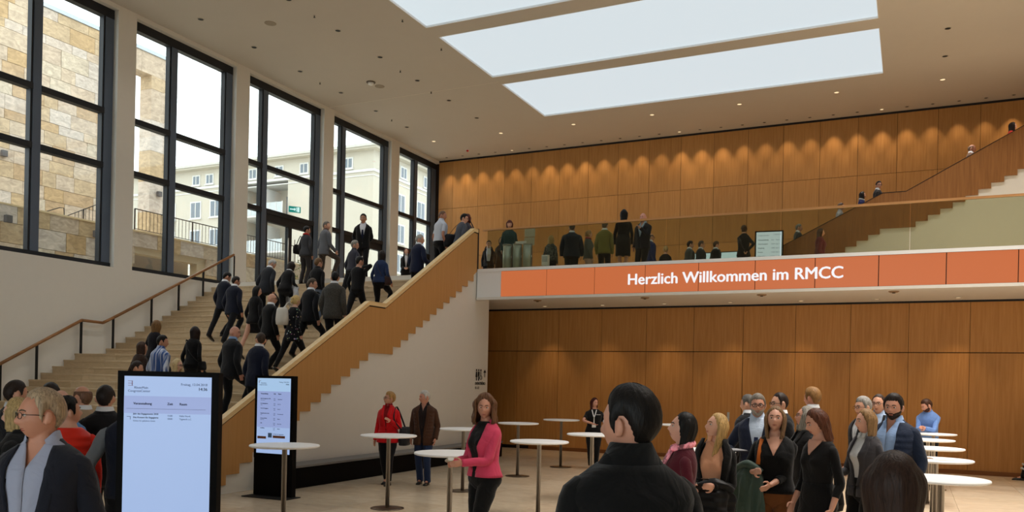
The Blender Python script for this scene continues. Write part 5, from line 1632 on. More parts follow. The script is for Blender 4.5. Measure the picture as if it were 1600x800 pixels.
ST_GRP, UP_GRP, LO_GRP, EN_GRP = 'visitors climbing the staircase', 'visitors on the upper gallery', 'visitors in the lower foyer', 'visitors crowding at the foot of the stair'
def stair_person(label, x, y, **k):
    k.setdefault('ground', 0.0); k.setdefault('fL', (0, -.03, 0)); k.setdefault('fR', (0, .27, 0)); k.setdefault('lean', .10)
    return Person(label=label, group=ST_GRP, x=x, y=y, z=stairs_z(y), side='stair', **k)
def up_person(label, x, y, **k):
    return Person(label=label, group=UP_GRP, x=x, y=y, z=ZU + .004, **k)
def low_person(label, x, y, **k):
    return Person(label=label, group=LO_GRP, x=x, y=y, z=0.0, **k)
def end_person(label, x, y, **k):
    return Person(label=label, group=EN_GRP, x=x, y=y, z=0.0, **k)
def bag(name, label, c, size, rz, col, straps=(), rough=.45, soft=.8):
    t = tag(empty(name, tuple(c), rz), label, 'bag')
    w, d, h = size; g = G(); rings = []
    th = np.linspace(0, 2 * PI, 20, endpoint=False)
    for z, q in ((-.5, .80), (-.46, .98), (-.2, 1.06), (.1, 1.0), (.38, .9), (.5, .72)):
        sx, cy = np.sin(th), np.cos(th)
        rings.append(np.stack([w / 2 * q * np.sign(sx) * np.abs(sx) ** .55, d / 2 * q * np.sign(cy) * np.abs(cy) ** .7 * (1 + .04 * np.sin(th * 5)), np.full(20, z * h)], 1))
    g.loft(rings); g.build('bag_body', cloth(col, None, rough), t, True)
    for P in straps:
        cz, sz = math.cos(-rz), math.sin(-rz)
        Q = [np.array([(p[0] - c[0]) * cz - (p[1] - c[1]) * sz, (p[0] - c[0]) * sz + (p[1] - c[1]) * cz, p[2] - c[2]]) for p in P]
        L, R = Person.limb(Q, [1] * len(Q), 5)
        G().tube(L, [(.016, .006)] * len(L), 6).build('strap', cloth(tuple(int(v * .9) for v in col), None, rough), t, True)
    return t
def drape(name, label, c, rz, col, length, w, d, pat=None, seed=1):
    t = tag(empty(name, tuple(c), rz), label, 'jacket')
    r = np.random.RandomState(seed); th = np.linspace(0, 2 * PI, 80, endpoint=False); rings = []
    for i, q in enumerate(np.linspace(0, 1, 22)):
        f_ = math.sqrt(min(1, q * 5 + .004))
        a = w / 2 * f_ * (.86 + .22 * q); b = d / 2 * f_ * (.7 + .45 * q)
        rip = 1 + (.05 + .15 * q) * np.sin(th * 5 + q * 2.5 + seed) + (.03 + .09 * q) * np.sin(th * 11 - q * 3 + seed * 2) + .03 * np.sin(q * 19 + th * 2) + .05 * q * np.sin(th * 2 + seed)
        zz = -length * (q ** 1.05) + (.09 * np.sin(th * 2 + seed) + .03 * np.cos(th * 5)) * q
        rings.append(np.stack([np.sin(th) * a * rip + .05 * q * math.sin(seed), np.cos(th) * b * rip, zz + .05], 1))
    g = G(); g.loft(rings); g.build('shell', cloth(col, pat, .5), t, True)
    g = G(); P, R = Person.limb([(w * .3, -d * .4, 0), (w * .46, -d * .55, -length * .35), (w * .40, -d * .5, -length * .9)], [.05, .058, .05], 6)
    g.tube(P, R * (1 + .06 * np.sin(np.arange(len(R)) * 1.7)), 12); g.build('sleeve', cloth(col, pat, .5), t, True)
    g = G(); P, R = Person.limb([(-w * .40, d * .05, -.02), (0, d * .18, .05), (w * .42, d * .0, -.01)], [.028, .04, .03], 6); g.tube(P, R, 12); g.build('collar', cloth(col, pat, .5), t, True)
    return t

# ------------------------------------------------------------------ on the staircase
stair_person('man in dark navy suit with black hair climbing beside the handrail, looking down', -15.71, 15.93, h=1.76, topc=(20, 24, 38), hairc=HB, hpitch=-22, hyaw=-25, skin=SK2, vol=.016, fL=(0, -.42, .08), fR=(0, .12, 0))
stair_person('broad man in navy suit with spectacles climbing ahead of the woman with black wavy hair', -15.10, 15.63, h=1.76, topc=(20, 24, 40), hairc=HDB, hpitch=-8, hyaw=-18, glasses='thin', girth=1.1, fL=(0, .22, 0), fR=(0, -.30, .08), skin=SK2)
stair_person('woman with long black wavy hair, black dress and bare legs climbing the stair', -13.32, 14.45, h=1.66, sex='f', top='blazer', topc=BLACK, shirt=None, bottom='dress', skirtz=.52, botc=BLACK, hair='longhair', hairc=HB, hlen=.40, hyaw=-42, glasses='thin', skin=SK1, fL=(0, -.36, .08), fR=(0, .14, 0), phi=70)
stair_person('bald man with dark glasses in a black suit, turned to the blonde woman', -12.34, 13.83, h=1.74, topc=BLACK, hair='bald', hyaw=-55, hpitch=6, glasses='thick', skin=SK1, ground=-10, fL=(0, -.30, .08), fR=(0, .02, 0))
s5 = stair_person('blonde woman with a low bun in a black flowered tunic with a white backpack', -11.70, 13.83, h=1.68, sex='f', top='sweater', topc=(16, 16, 24), pat='floral', hem=.74, hair='bun', hairc=(206, 178, 120), botc=BLACK, slim=.8, skin=SK4, ground=-12, hyaw=-5, fL=(0, -.30, .08), fR=(.06, .05, 0), vw=.05)
bag('backpack', 'white leather backpack on the back of the blonde woman in flowers', s5.world([-.11, -.20, 1.16]), (.27, .15, .36), s5.yaw + .25, (214, 208, 198), [[s5.world([-.08, -.16, 1.34]), s5.world([-.10, -.06, 1.47]), s5.world([-.10, .10, 1.36])], [s5.world([-.15, -.16, 1.34]), s5.world([-.15, -.02, 1.44]), s5.world([-.17, .08, 1.32])]])
stair_person('man with greying hair and spectacles in a black suit on the middle of the stair', -11.77, 14.43, h=1.78, topc=(22, 23, 28), hairc=(84, 72, 60), hyaw=-50, glasses='thin', skin=SK1, fL=(0, -.34, .08), fR=(.02, .24, 0), ground=-8)
stair_person('stout man in a grey tweed jacket climbing close to the oak balustrade', -11.15, 14.45, h=1.80, topc=(66, 64, 60), pat='tweed', hairc=HB, girth=1.16, hyaw=20, skin=SK2, hem=.76, fL=(0, -.1, 0), fR=(.03, .2, 0), ground=12)
stair_person('white-haired man in a dark suit stooping as he climbs near the landing edge', -14.90, 16.53, h=1.74, topc=(36, 38, 44), hairc=(186, 184, 180), hpitch=-25, hyaw=-30, lean=.30, skin=SK1)
s9 = stair_person('woman with dark bobbed hair, black top and a white jacket over her arm', -14.26, 16.53, h=1.66, sex='f', top='sweater', topc=BLACK, hair='bob', hairc=HDB, hlen=.20, lean=.34, hpitch=-12, collar=WHITE, girth=1.15, R=(.20, .26, 1.0), skin=SK1)
drape('white_jacket', 'white jacket hanging over the arm of the woman with the dark bob', s9.world([.10, .22, 1.00]), s9.yaw, (206, 208, 214), .40, .34, .20, None, 4)
stair_person('man with fair brown hair in a black shirt and faded jeans, seen from behind', -13.28, 16.53, h=1.75, top='shirt', topc=BLACK, botc=(92, 104, 122), hairc=(112, 84, 56), hair='short', vol=.018, hyaw=-15, hem=.86, skin=SK1, fL=(0, -.30, .08), fR=(0, .05, 0))
s11 = stair_person('woman in a grey trouser suit with a red scarf nearing the stair top', -15.61, 18.93, h=1.66, sex='f', top='blazer', topc=(58, 58, 62), shirt=None, botc=(50, 46, 46), hairc=HB, hair='short', vol=.022, scarf=((168, 40, 32), False), hyaw=-35, skin=SK2, hem=.84, fL=(0, -.05, 0), fR=(.04, .1, 0), lean=.05)
bag('shoulder_bag', 'black bag under the arm of the woman with the red scarf', s11.world([-.30, .0, 1.06]), (.12, .34, .26), s11.yaw, BLACK, [[s11.world([-.28, -.1, 1.16]), s11.world([-.18, -.02, 1.46]), s11.world([-.26, .1, 1.16])]])
stair_person('grey-haired man in a grey jacket holding a folder, one knee raised at the stair top', -14.96, 18.93, h=1.76, topc=(92, 94, 100), hairc=(104, 98, 92), hyaw=-50, hpitch=8, shirt=(90, 60, 50), botc=(70, 62, 56), skin=SK1, ground=-25, fL=(0, -.12, 0), fR=(0, .28, .06), R=(.16, .26, .92))
stair_person('woman with short grey hair in a dark grey shirt and black trousers', -13.09, 17.73, h=1.70, sex='f', top='shirt', topc=(56, 56, 66), botc=BLACK, hairc=(150, 146, 138), vol=.026, hyaw=-50, glasses='thin', skin=SK1, girth=1.12, hem=.92, ground=-12, fL=(0, -.25, .08), fR=(0, .06, 0))
stair_person('dark-haired man with his hand raised to his neck, behind the tweed jacket', -12.05, 16.53, h=1.74, top='sweater', topc=BLACK, hairc=HB, hyaw=-20, skin=SK2, R=(.16, -.02, 1.47, (1, -.2, .3)), fL=(0, -.2, .08), fR=(0, .05, 0))
s15 = stair_person('woman with long dark hair in a blue denim jacket and black trousers', -11.61, 16.83, h=1.63, sex='f', top='blazer', topc=(40, 54, 88), shirt=None, botc=BLACK, slim=.8, hair='longhair', hairc=HDB, hlen=.34, skin=SK1, hem=.90, hyaw=-10, R=(.26, .12, .90), girth=1.08)
bag('shoulder_bag', 'brown leather bag at the hip of the woman in the denim jacket', s15.world([.18, .02, .95]), (.26, .13, .22), s15.yaw - .3, (58, 36, 32), [[s15.world([.12, -.08, 1.05]), s15.world([.02, -.14, 1.3]), s15.world([-.10, .0, 1.46]), s15.world([.04, .14, 1.3])]])
stair_person('grey-haired man in a navy suit at the oak balustrade near the top', -10.95, 17.43, h=1.74, topc=(24, 30, 54), hairc=(170, 168, 162), hyaw=-45, glasses='thin', skin=SK1, ground=-20, girth=1.08, R=(.24, .25, 1.0))
stair_person('bald man in a white short-sleeved shirt and black trousers at the stair top', -11.22, 18.93, h=1.80, top='shirt', topc=(196, 200, 210), sleeve='short', botc=BLACK, hair='crop', hairc=(120, 90, 70), vol=.002, hyaw=-40, skin=(184, 128, 102), girth=1.16, ground=-30, hem=.90, fL=(0, -.1, 0), fR=(0, .1, 0))
s19 = stair_person('person with short black hair and grey blazer with a black bag at the stair top', -10.64, 18.93, h=1.70, top='blazer', topc=(78, 80, 88), shirt=None, hairc=HB, hyaw=-40, glasses='thick', skin=SK1, ground=-35, lean=.22, botc=BLACK, vol=.018, R=(.22, .22, 1.02), fL=(0, -.1, 0), fR=(0, .1, 0))
bag('shoulder_bag', 'big black shoulder bag of the person in the grey blazer', s19.world([-.26, -.10, 1.02]), (.20, .42, .34), s19.yaw, (26, 24, 26), [[s19.world([-.24, -.2, 1.16]), s19.world([-.15, .04, 1.46]), s19.world([-.24, .1, 1.14])]])
up_person('woman with red-brown hair and glasses partly hidden behind the person with the big bag', -10.78, 19.62, h=1.64, sex='f', top='blazer', topc=(70, 66, 74), hair='bob', hairc=(92, 40, 32), hlen=.22, rel=-70, glasses='thin', skin=SK1)
stair_person('bald man in a charcoal suit at the foot of the stair, beside the near kiosk', -11.65, 12.03, h=1.80, topc=(28, 29, 33), hair='bald', hyaw=-60, skin=(196, 142, 122), shirt=(120, 150, 190), ground=-10, girth=1.08)
stair_person('young man in a navy suit with short brown hair bending towards the balustrade', -10.75, 11.73, h=1.82, topc=(18, 24, 44), hairc=(60, 46, 36), hair='crop', hyaw=50, skin=SK1, ground=0, L=(-.26, .12, .86), lean=.16)
s23 = stair_person('woman with a dark bob in black with a thin strap across her back', -12.95, 12.33, h=1.66, sex='f', top='sweater', topc=BLACK, hair='bob', hairc=(34, 22, 20), hlen=.25, phi=45, skin=SK1, ground=8)
bag('shoulder_bag', 'small black shoulder bag of the woman with dark bob and thin strap', s23.world([.20, .05, .92]), (.10, .22, .18), s23.yaw, BLACK, [[s23.world([.19, -.06, 1.0]), s23.world([.06, -.17, 1.2]), s23.world([-.11, -.07, 1.45]), s23.world([-.02, .14, 1.3])]])
stair_person('woman with long wavy dark blond hair in a black top with frilled sleeves', -14.37, 12.63, h=1.66, sex='f', top='tshirt', topc=(20, 18, 26), sleeve='short', hair='longhair', hairc=(120, 88, 52), hlen=.33, skin=SK1, R=(.23, .02, .90), ground=5, phi=50)
stair_person('dark-haired man in a blue and white striped shirt on the lower steps', -13.20, 11.73, h=1.78, top='shirt', topc=(58, 88, 150), pat='stripe', hairc=HB, hyaw=-40, skin=SK2, girth=1.16, ground=-5, botc=(30, 34, 48))
stair_person('woman with brown hair in a brown jacket half hidden behind the striped shirt', -13.75, 11.73, h=1.66, sex='f', top='sweater', topc=(58, 42, 34), hair='bob', hairc=(62, 42, 32), hlen=.22, hyaw=-35, skin=SK1)
stair_person('blonde woman with dark-rimmed glasses whose head shows over the near kiosk', -12.13, 11.13, h=1.64, sex='f', top='sweater', topc=(30, 28, 30), hair='bob', hairc=(206, 182, 138), hlen=.20, hyaw=-75, glasses='thick', skin=SK4)
stair_person('dark-haired man in a dark jacket just behind the edge of the near kiosk', -12.82, 10.83, h=1.75, topc=(36, 36, 40), hairc=(46, 36, 32), hyaw=-45, skin=SK1)

# ------------------------------------------------------------------ on the upper floor
up_person('young security guard in a black suit, white shirt and navy tie facing the hall', -14.02, 19.45, h=1.82, topc=BLACK, tie=(18, 22, 48), hairc=HB, hair='crop', vol=.018, rel=172, skin=SK3, vz=1.05, vw=.085, L=(-.06, -.14, .95), R=(.24, -.10, .96), shirt=(206, 206, 212))
up_person('woman with auburn hair, black jacket and white blouse standing at the glass doors', -15.59, 24.12, h=1.66, sex='f', top='blazer', topc=BLACK, shirt=WHITE, vz=.95, vw=.06, hair='bob', hairc=HRED, hlen=.26, rel=180, skin=SK4, L=(-.05, .22, 1.0), R=(.05, .22, 1.0))
up_person('woman in a black jacket and white shirt behind the first glass pane of the gallery', -12.19, 23.63, h=1.66, sex='f', top='blazer', topc=BLACK, shirt=WHITE, vz=.9, vw=.07, open=.03, hair='short', hairc=HB, rel=178, skin=SK1, glasses='thin')
up_person('person in a dark brown coat half hidden behind the turnstiles', -11.62, 23.4, h=1.70, sex='f', top='coat', topc=(46, 30, 26), shirt=None, hair='longhair', hairc=(58, 34, 26), rel=170, skin=SK1, botc=BLACK)
up_person('woman with a red-brown bob in a teal shirt behind the turnstiles', -10.20, 21.0, h=1.69, sex='f', top='shirt', topc=(34, 66, 72), hair='fringebob', hairc=(92, 40, 26), hlen=.24, rel=180, skin=SK1, face=True, girth=1.1)
up_person('woman with wavy blond hair in a patterned dark blouse on the gallery', -9.96, 23.41, h=1.66, sex='f', top='shirt', topc=(60, 62, 60), pat='print', hair='longhair', hairc=(168, 138, 88), hlen=.34, rel=-15, skin=SK1, botc=BLACK)
up_person('very broad man in a dark blue jacket seen from behind on the gallery', -8.96, 22.59, h=1.80, topc=(30, 38, 50), hairc=(60, 50, 44), hair='crop', rel=0, girth=1.42, skin=SK1)
up_person('woman with pinned fair hair in a grey jacket beside the broad man', -8.59, 22.98, h=1.66, sex='f', top='blazer', topc=(96, 98, 92), shirt=None, hair='bun', hairc=(168, 134, 92), rel=-70, skin=SK4, scarf=((150, 50, 50), False), botc=(200, 170, 160))
up_person('man in an olive green blazer and black trousers on the gallery', -7.91, 22.44, h=1.78, topc=(118, 112, 60), hairc=(110, 96, 80), rel=-10, botc=BLACK, skin=SK1, hem=.84)
up_person('tall woman in a black dress with dark hair, her back to the glass', -6.88, 20.99, h=1.76, sex='f', top='dress', topc=BLACK, bottom='dress', botc=(22, 22, 24), skirtz=.55, hair='longhair', hairc=HB, hlen=.26, phi=40, rel=0, girth=1.12, skin=SK1)
up_person('bald man in a navy suit talking to the woman in the black dress', -6.60, 21.8, h=1.80, topc=(22, 26, 42), hair='bald', rel=150, skin=(206, 146, 128), shirt=PALEB, vz=1.1, vw=.08, L=(-.10, .30, 1.30), girth=1.1)
up_person('man in a bright blue suit with dark glasses partly hidden on the gallery', -7.22, 24.66, h=1.78, topc=(34, 48, 96), hairc=(90, 80, 72), hair='balding', rel=-60, glasses='thick', skin=SK1)
up_person('blond person in a black top standing further back on the gallery', -7.23, 26.4, h=1.66, sex='f', top='sweater', topc=BLACK, hair='short', vol=.022, hairc=(190, 160, 110), rel=0, skin=SK1)
up_person('dark-haired man in a grey suit, first of two men queuing at the counter', -6.43, 26.35, h=1.78, topc=(56, 60, 60), hairc=HDB, rel=-70, skin=SK1)
up_person('man with thinning hair in a dark suit, second of two men queuing at the counter', -6.10, 26.45, h=1.78, topc=(38, 40, 44), hairc=(90, 74, 62), hair='receding', rel=-70, skin=SK1)
up_person('brown-haired man in a black suit standing before the bright counter monitors', -5.60, 26.3, h=1.72, topc=BLACK, hairc=(70, 52, 38), rel=-60, skin=SK1)
up_person('woman with pinned brown hair in a black suit seen from behind beside the upright screen', -4.33, 23.94, h=1.72, sex='f', top='blazer', topc=BLACK, shirt=None, botc=BLACK, hair='bun', hairc=HBR, rel=20, skin=SK1, L=(-.05, -.16, .98), R=(.05, -.16, .98))
up_person('woman with long brown hair in a burgundy coat walking past the upper stair', -2.40, 24.88, h=1.68, sex='f', top='coat', topc=(96, 34, 34), shirt=None, hair='longhair', hairc=HBR, hlen=.30, rel=-80, skin=SK1, botc=(60, 26, 26))
def us_person(label, x, y, **k):
    return Person(label=label, group='visitors on the upper stair', x=x, y=y, z=up_z(x), side='ustair', ground=k.pop('ground', -90), **k)
us_person('grey-haired man in a dark jacket at the start of the upper stair', -3.35, 27.9, h=1.74, topc=(52, 56, 56), hairc=HGR, skin=SK1, hyaw=15)
us_person('man with cropped hair and pale shirt on the upper stair', -2.15, 28.3, h=1.76, top='shirt', topc=(170, 168, 180), hair='crop', hairc=(110, 90, 76), skin=SK1)
us_person('dark-haired woman with a blue scarf on the upper stair below the landing', -1.50, 27.8, h=1.64, sex='f', top='sweater', topc=(40, 44, 90), hair='bob', hairc=HDB, hlen=.2, skin=SK1, scarf=((190, 186, 180), False))
us_person('man with dark glasses looking over the upper stair rail at the landing', -1.05, 27.9, h=1.78, topc=(40, 36, 36), hairc=HDB, glasses='thick', skin=SK2, hyaw=-60)
us_person('bald man high on the upper stair beyond the landing', 1.45, 28.2, h=1.76, topc=(110, 84, 66), hair='balding', hairc=(130, 104, 84), skin=(190, 136, 112))
us_person('woman in a red jacket near the top of the upper stair', 2.45, 27.9, h=1.74, sex='f', top='blazer', topc=(196, 52, 34), shirt=None, hair='bob', hairc=HDB, hlen=.22, skin=SK1)

# ------------------------------------------------------------------ crowd at the foot of the stair
end_person('big man with grey-blond hair and glasses in a navy jacket and open white shirt', -4.10, 2.90, h=1.83, hi=2, rel=148, hyaw=-44, hpitch=2, top='suit', topc=(28, 30, 40), shirt=(156, 160, 180), vz=.96, vw=.09, open=.022, hair='receding', vol=.016, hairc=(160, 138, 112), glasses='thin', skin=(190, 132, 106), girth=1.14)
end_person('man with short dark hair in profile in a dark suit near the picture edge', -8.2, 5.5, h=1.83, rel=-68, topc=(26, 28, 34), hairc=(44, 34, 30), hair='crop', skin=SK1, hi=1)
end_person('blonde woman in a black coat behind the big man in the navy jacket', -6.00, 4.06, h=1.73, sex='f', top='coat', topc=BLACK, shirt=None, hair='bob', hairc=(172, 146, 100), hlen=.20, rel=70, skin=SK4, girth=1.2, hi=1)
end_person('person with curly dark hair whose crown shows above the crowd', -9.17, 6.59, h=1.79, topc=BLACK, hairc=HDB, vol=.024, rel=10, skin=SK2)
end_person('balding grey man in a light blue shirt seen from behind in the crowd', -7.33, 5.37, h=1.76, top='shirt', topc=(84, 132, 184), hair='balding', hairc=(150, 130, 116), rel=5, hyaw=-30, skin=(196, 146, 124), hi=1)
end_person('bald man in a beige jacket turned to the steps', -8.03, 6.14, h=1.79, topc=(156, 134, 108), hair='balding', hairc=(110, 80, 62), rel=40, skin=(192, 138, 112))
end_person('dark-haired man in a black jacket between the beige jacket and the kiosk', -7.38, 5.9, h=1.80, topc=(22, 21, 23), hairc=(34, 27, 24), rel=0, hyaw=-10, girth=1.1, skin=SK1)
end_person('young black-haired man in an orange-red padded jacket looking up the stair', -6.52, 4.86, h=1.71, hi=1, top='vest', topc=(214, 44, 26), pat='quilt', vest=(206, 40, 24), rel=-10, hyaw=-58, hpitch=12, hair='short', vol=.026, hairc=HB, skin=SK1, botc=(20, 20, 24), face=True)
end_person('person in a grey sweatshirt with a navy vest, mostly hidden by the near kiosk', -5.97, 5.03, h=1.80, hi=1, top='vest', topc=(26, 30, 44), vest=(116, 120, 126), rel=-5, hair='short', hairc=HDB, skin=SK1, L=(-.27, .12, .90, (-1, -.6, -.2)))

# ------------------------------------------------------------------ lower foyer
m1 = low_person('woman in a bright red blazer with short blond hair looking up', -8.68, 12.95, h=1.70, hi=1, sex='f', top='blazer', topc=(206, 22, 30), shirt=(150, 26, 30), vz=1.02, vw=.05, hem=.80, hair='short', vol=.030, hairc=(176, 136, 84), rel=160, hyaw=-45, hpitch=12, glasses='thin', skin=(200, 146, 122), L=(-.12, .24, 1.22), R=(.25, .02, .84), girth=1.18, fL=(0, .12, 0), fR=(0, -.12, 0), slim=.8)
bag('shoulder_bag', 'dark shoulder bag hanging at the back of the woman in the red blazer', m1.world([-.29, -.11, .92]), (.16, .36, .34), m1.yaw, (34, 34, 40), [[m1.world([-.30, -.14, 1.05]), m1.world([-.14, -.06, 1.475]), m1.world([-.17, .17, 1.25]), m1.world([-.30, .12, 1.05])]])
low_person('white-haired man in a brown jacket and blue jeans walking beside the red blazer', -8.15, 13.34, h=1.74, hi=1, topc=(70, 44, 30), shirt=(34, 24, 24), vz=.90, vw=.07, open=.02, collar=True, hairc=(190, 186, 180), rel=165, hyaw=-45, skin=(196, 138, 116), botc=(38, 52, 84), hem=.74, girth=1.1, fL=(0, .02, 0), fR=(0, -.10, 0))
m3 = low_person('woman in a pink blazer and black trousers holding a booklet at the high table', -3.98, 7.72, h=1.79, hi=2, sex='f', top='blazer', topc=(206, 68, 98), shirt=(16, 15, 17), collar=False, vz=1.0, vw=.085, open=.03, hem=.93, hair='curly', hairc=(104, 70, 46), hlen=.25, vol=.036, phi=50, rel=128, hyaw=45, skin=(198, 142, 118), L=(-.07, .33, 1.08), R=(.08, .33, 1.07), slim=.8, girth=1.12, fL=(0, .14, 0), fR=(0, -.08, 0), botc=(14, 14, 15))
t = tag(empty('booklet', tuple(m3.world([0, .43, 1.10])), m3.yaw), 'rolled pale booklet in the hands of the woman in pink', 'booklet')
g = G(); g.tube([(-.10, .06, .03), (.0, .0, .01), (.1, -.05, -.01)], [(.034, .02)] * 3, 14); g.build('cover', plain('booklet_paper', (188, 178, 160), .7), t, True)
g = G(); g.tube([(-.105, .063, .031), (-.09, .054, .028)], [(.03, .016)] * 2, 14); g.build('pages', plain('booklet_pages', (226, 222, 216), .7), t)
m4 = low_person('staff woman in a black T-shirt with white lanyard leaning on a high table', -6.52, 18.05, h=1.62, hi=1, sex='f', top='tshirt', topc=(15, 15, 17), sleeve='short', hair='longhair', hairc=(66, 24, 20), hlen=.26, rel=180, hyaw=38, skin=(204, 148, 126), R=(.02, .26, 1.12, (1, .2, -.1)), girth=1.25, L=(-.26, .03, .86), slim=.9, botc=(14, 14, 16))
g = G()
for d in (-1, 1):
    P = [m4.deform([d * q, float(m4.front(d * q, z, .022)), z]) * m4.k for q, z in ((.055, 1.455), (.035, 1.38), (.008, 1.29))]
    g.tube(P, [(.011, .004)] * 3, 6)
P = [m4.deform([.0, float(m4.front(0, z, .026)), z]) * m4.k for z in (1.30, 1.2, 1.1)]
g.tube(P, [(.010, .004)] * 3, 6); g.build('lanyard', plain('lanyard_white', (226, 226, 226), .6), m4.o)
c = m4.deform([0, float(m4.front(0, 1.06, .034)), 1.06]) * m4.k
G().box(c[0] - .045, c[0] + .045, c[1] - .003, c[1] + .003, c[2] - .03, c[2] + .035).build('badge', plain('badge_white', (214, 214, 210), .5), m4.o)
c = m4.deform([-.10, float(m4.front(-.10, 1.34, .016)), 1.34]) * m4.k
g = G()
for q in range(5): g.box(c[0] + .045 - .02 * q - .015, c[0] + .045 - .02 * q, c[1] + .004, c[1] + .012, c[2] - .006 + .003 * (q % 2), c[2] + .008)
g.build('chest_print', plain('print_white', (220, 220, 220), .6), m4.o)
f1 = low_person('dark-haired man in a black coat seen from behind, closest to the viewer', -0.98, 3.12, h=1.91, hi=2, top='coat', topc=(13, 13, 14), shirt=None, hair='short', hairc=(20, 17, 16), vol=.020, rel=18, hyaw=40, hpitch=3, skin=(196, 140, 116), girth=1.12, botc=BLACK, face=True)
f2 = low_person('person with a brown bobbed haircut and black top seen from behind', -0.05, 3.22, h=1.70, hi=2, sex='f', top='sweater', topc=(14, 13, 14), hair='bob', hairc=(50, 34, 27), hlen=.225, vol=.020, phi=28, rel=4, skin=(190, 140, 116))
for d in (-1, 1):
    g = G(); c = (f2.hc + np.array([d * .085, -.01, -.095]) @ f2.hR.T) * f2.k
    for q in range(6): g.ell(c + np.array([d * .005 * (q % 2), 0, -.011 * q]), (.008, .008, .007), 8, 6)
    g.build('earring', plain('earring_beads', (190, 186, 180), .3), f2.o, True)
low_person('woman with long black hair in a burgundy cardigan with a pink patterned scarf', -1.60, 6.43, h=1.72, hi=1, sex='f', top='sweater', topc=(84, 26, 38), hair='longhair', hairc=HB, hlen=.36, vol=.014, rel=95, hyaw=0, hpitch=16, skin=(212, 160, 140), scarf=((176, 110, 122), True), phi=72)
m6 = low_person('woman with long blond hair in a peach blouse and black cardigan looking up', -1.58, 7.55, h=1.69, hi=1, sex='f', top='blazer', topc=(15, 15, 16), shirt=(226, 164, 128), collar=True, vz=.92, vw=.08, open=.045, hair='longhair', hairc=(196, 160, 104), hlen=.36, rel=166, hyaw=-48, hpitch=18, skin=(216, 164, 140), L=(-.06, .26, 1.10), R=(.12, .24, 1.06), botc=(18, 18, 20), phi=62)
drape('black_jacket', 'black padded jacket carried by the blonde woman in the peach blouse', m6.world([-.05, .19, 1.08]), m6.yaw + .3, (20, 20, 22), .62, .40, .20, 'quilt', 2)
t = tag(empty('mobile_phone', tuple(m6.world([.04, .36, 1.17])), m6.yaw + .4), 'dark phone in the hand of the blonde woman with the peach blouse', 'phone')
bevel(G().box(-.075, .075, -.036, .036, -.004, .004).build('phone_body', M_BLACK, t), .003); G().box(-.068, .068, -.032, .032, .004, .0045).build('screen', plain('phone_glass', (30, 32, 38), .1), t)
low_person('grey-haired man in a black suit turned to the oak doors', -2.10, 12.25, h=1.82, hi=1, topc=(22, 22, 26), hairc=(92, 88, 84), hair='crop', rel=45, hyaw=18, skin=SK1)
m8 = low_person('bearded man with glasses in a navy suit, light shirt and navy tie', -1.66, 10.31, h=1.85, hi=1, topc=(30, 36, 54), shirt=(190, 204, 224), tie=(26, 34, 66), vz=1.05, vw=.085, hairc=(122, 114, 104), beard=(150, 142, 132), glasses='thick', rel=176, hyaw=6, skin=(196, 140, 116), R=(.26, .16, 1.08), girth=1.06)
t = tag(empty('document_folder', tuple(m8.world([.22, .30, 1.13])), m8.yaw + .5), 'dark document folder held by the bearded man with the navy tie', 'folder')
G().box(-.11, .11, -.16, .16, -.012, .0).build('cover', plain('folder_black', (34, 34, 40), .5), t); G().box(-.10, .10, -.15, .15, 0, .006).build('paper', plain('folder_paper', (150, 148, 150), .8), t)
low_person('man with thick black glasses and slick dark hair in a black suit', -1.55, 11.40, h=1.86, hi=1, topc=(22, 22, 25), hairc=(44, 34, 30), hair='receding', glasses='thick', rel=118, skin=SK1)
m10 = low_person('woman in a black V-neck sweater and rust brown trousers facing the viewer', -1.17, 8.31, h=1.75, hi=1, sex='f', top='sweater', topc=(15, 15, 16), vw=.10, vz=1.29, hair='bob', hairc=(126, 96, 66), hlen=.27, phi=58, rel=176, hpitch=13, skin=(212, 158, 134), L=(.02, .26, 1.02), R=(.16, .24, 1.14), botc=(116, 70, 36), girth=1.16, sleeve='three', slim=.9, hem=.93)
drape('green_jacket', 'dark green jacket hanging over the arm of the woman in rust trousers', m10.world([.22, .13, 1.15]), m10.yaw - .3, (66, 84, 76), .62, .32, .20, None, 7)
g = G(); P = [m10.deform([d_, y_, z_]) for d_, y_, z_ in ((.125, -.08, 1.44), (.115, .06, 1.43), (.128, .12, 1.32), (.14, .135, 1.2))]
g.tube(np.array(P) * m10.k, [(.02, .008)] * 4, 8)
t = g.build('orange_strap', plain('orange_fabric', (214, 112, 34), .7), None, True)
t.location = m10.o.location; t.rotation_euler = m10.o.rotation_euler; tag(t, 'orange fabric strap over the shoulder of the woman in rust trousers', 'strap')
low_person('woman with grey bobbed hair and glasses in black, looking up in profile', -1.08, 9.95, h=1.73, hi=1, sex='f', top='blazer', topc=(18, 17, 19), shirt=(30, 26, 28), hair='bob', hairc=(142, 136, 126), hlen=.24, rel=112, hyaw=-14, hpitch=14, glasses='thin', skin=(206, 150, 128), girth=1.08)
low_person('tall man with wavy blond hair in a navy suit with white collar', -1.29, 12.75, h=1.93, hi=1, topc=(24, 28, 42), hairc=(142, 104, 62), vol=.030, rel=42, hyaw=12, skin=(208, 146, 122))
low_person('woman with auburn hair in a black dress looking down', -0.75, 8.06, h=1.75, hi=1, sex='f', top='dress', topc=(15, 14, 15), vw=.10, vz=1.33, bottom='dress', botc=(15, 14, 15), skirtz=.42, hair='longhair', hairc=(92, 52, 34), hlen=.28, rel=135, hyaw=-20, hpitch=-16, skin=(204, 150, 126), sleeve='three', L=(-.22, .06, .86), R=(.22, .08, .87), phi=66)
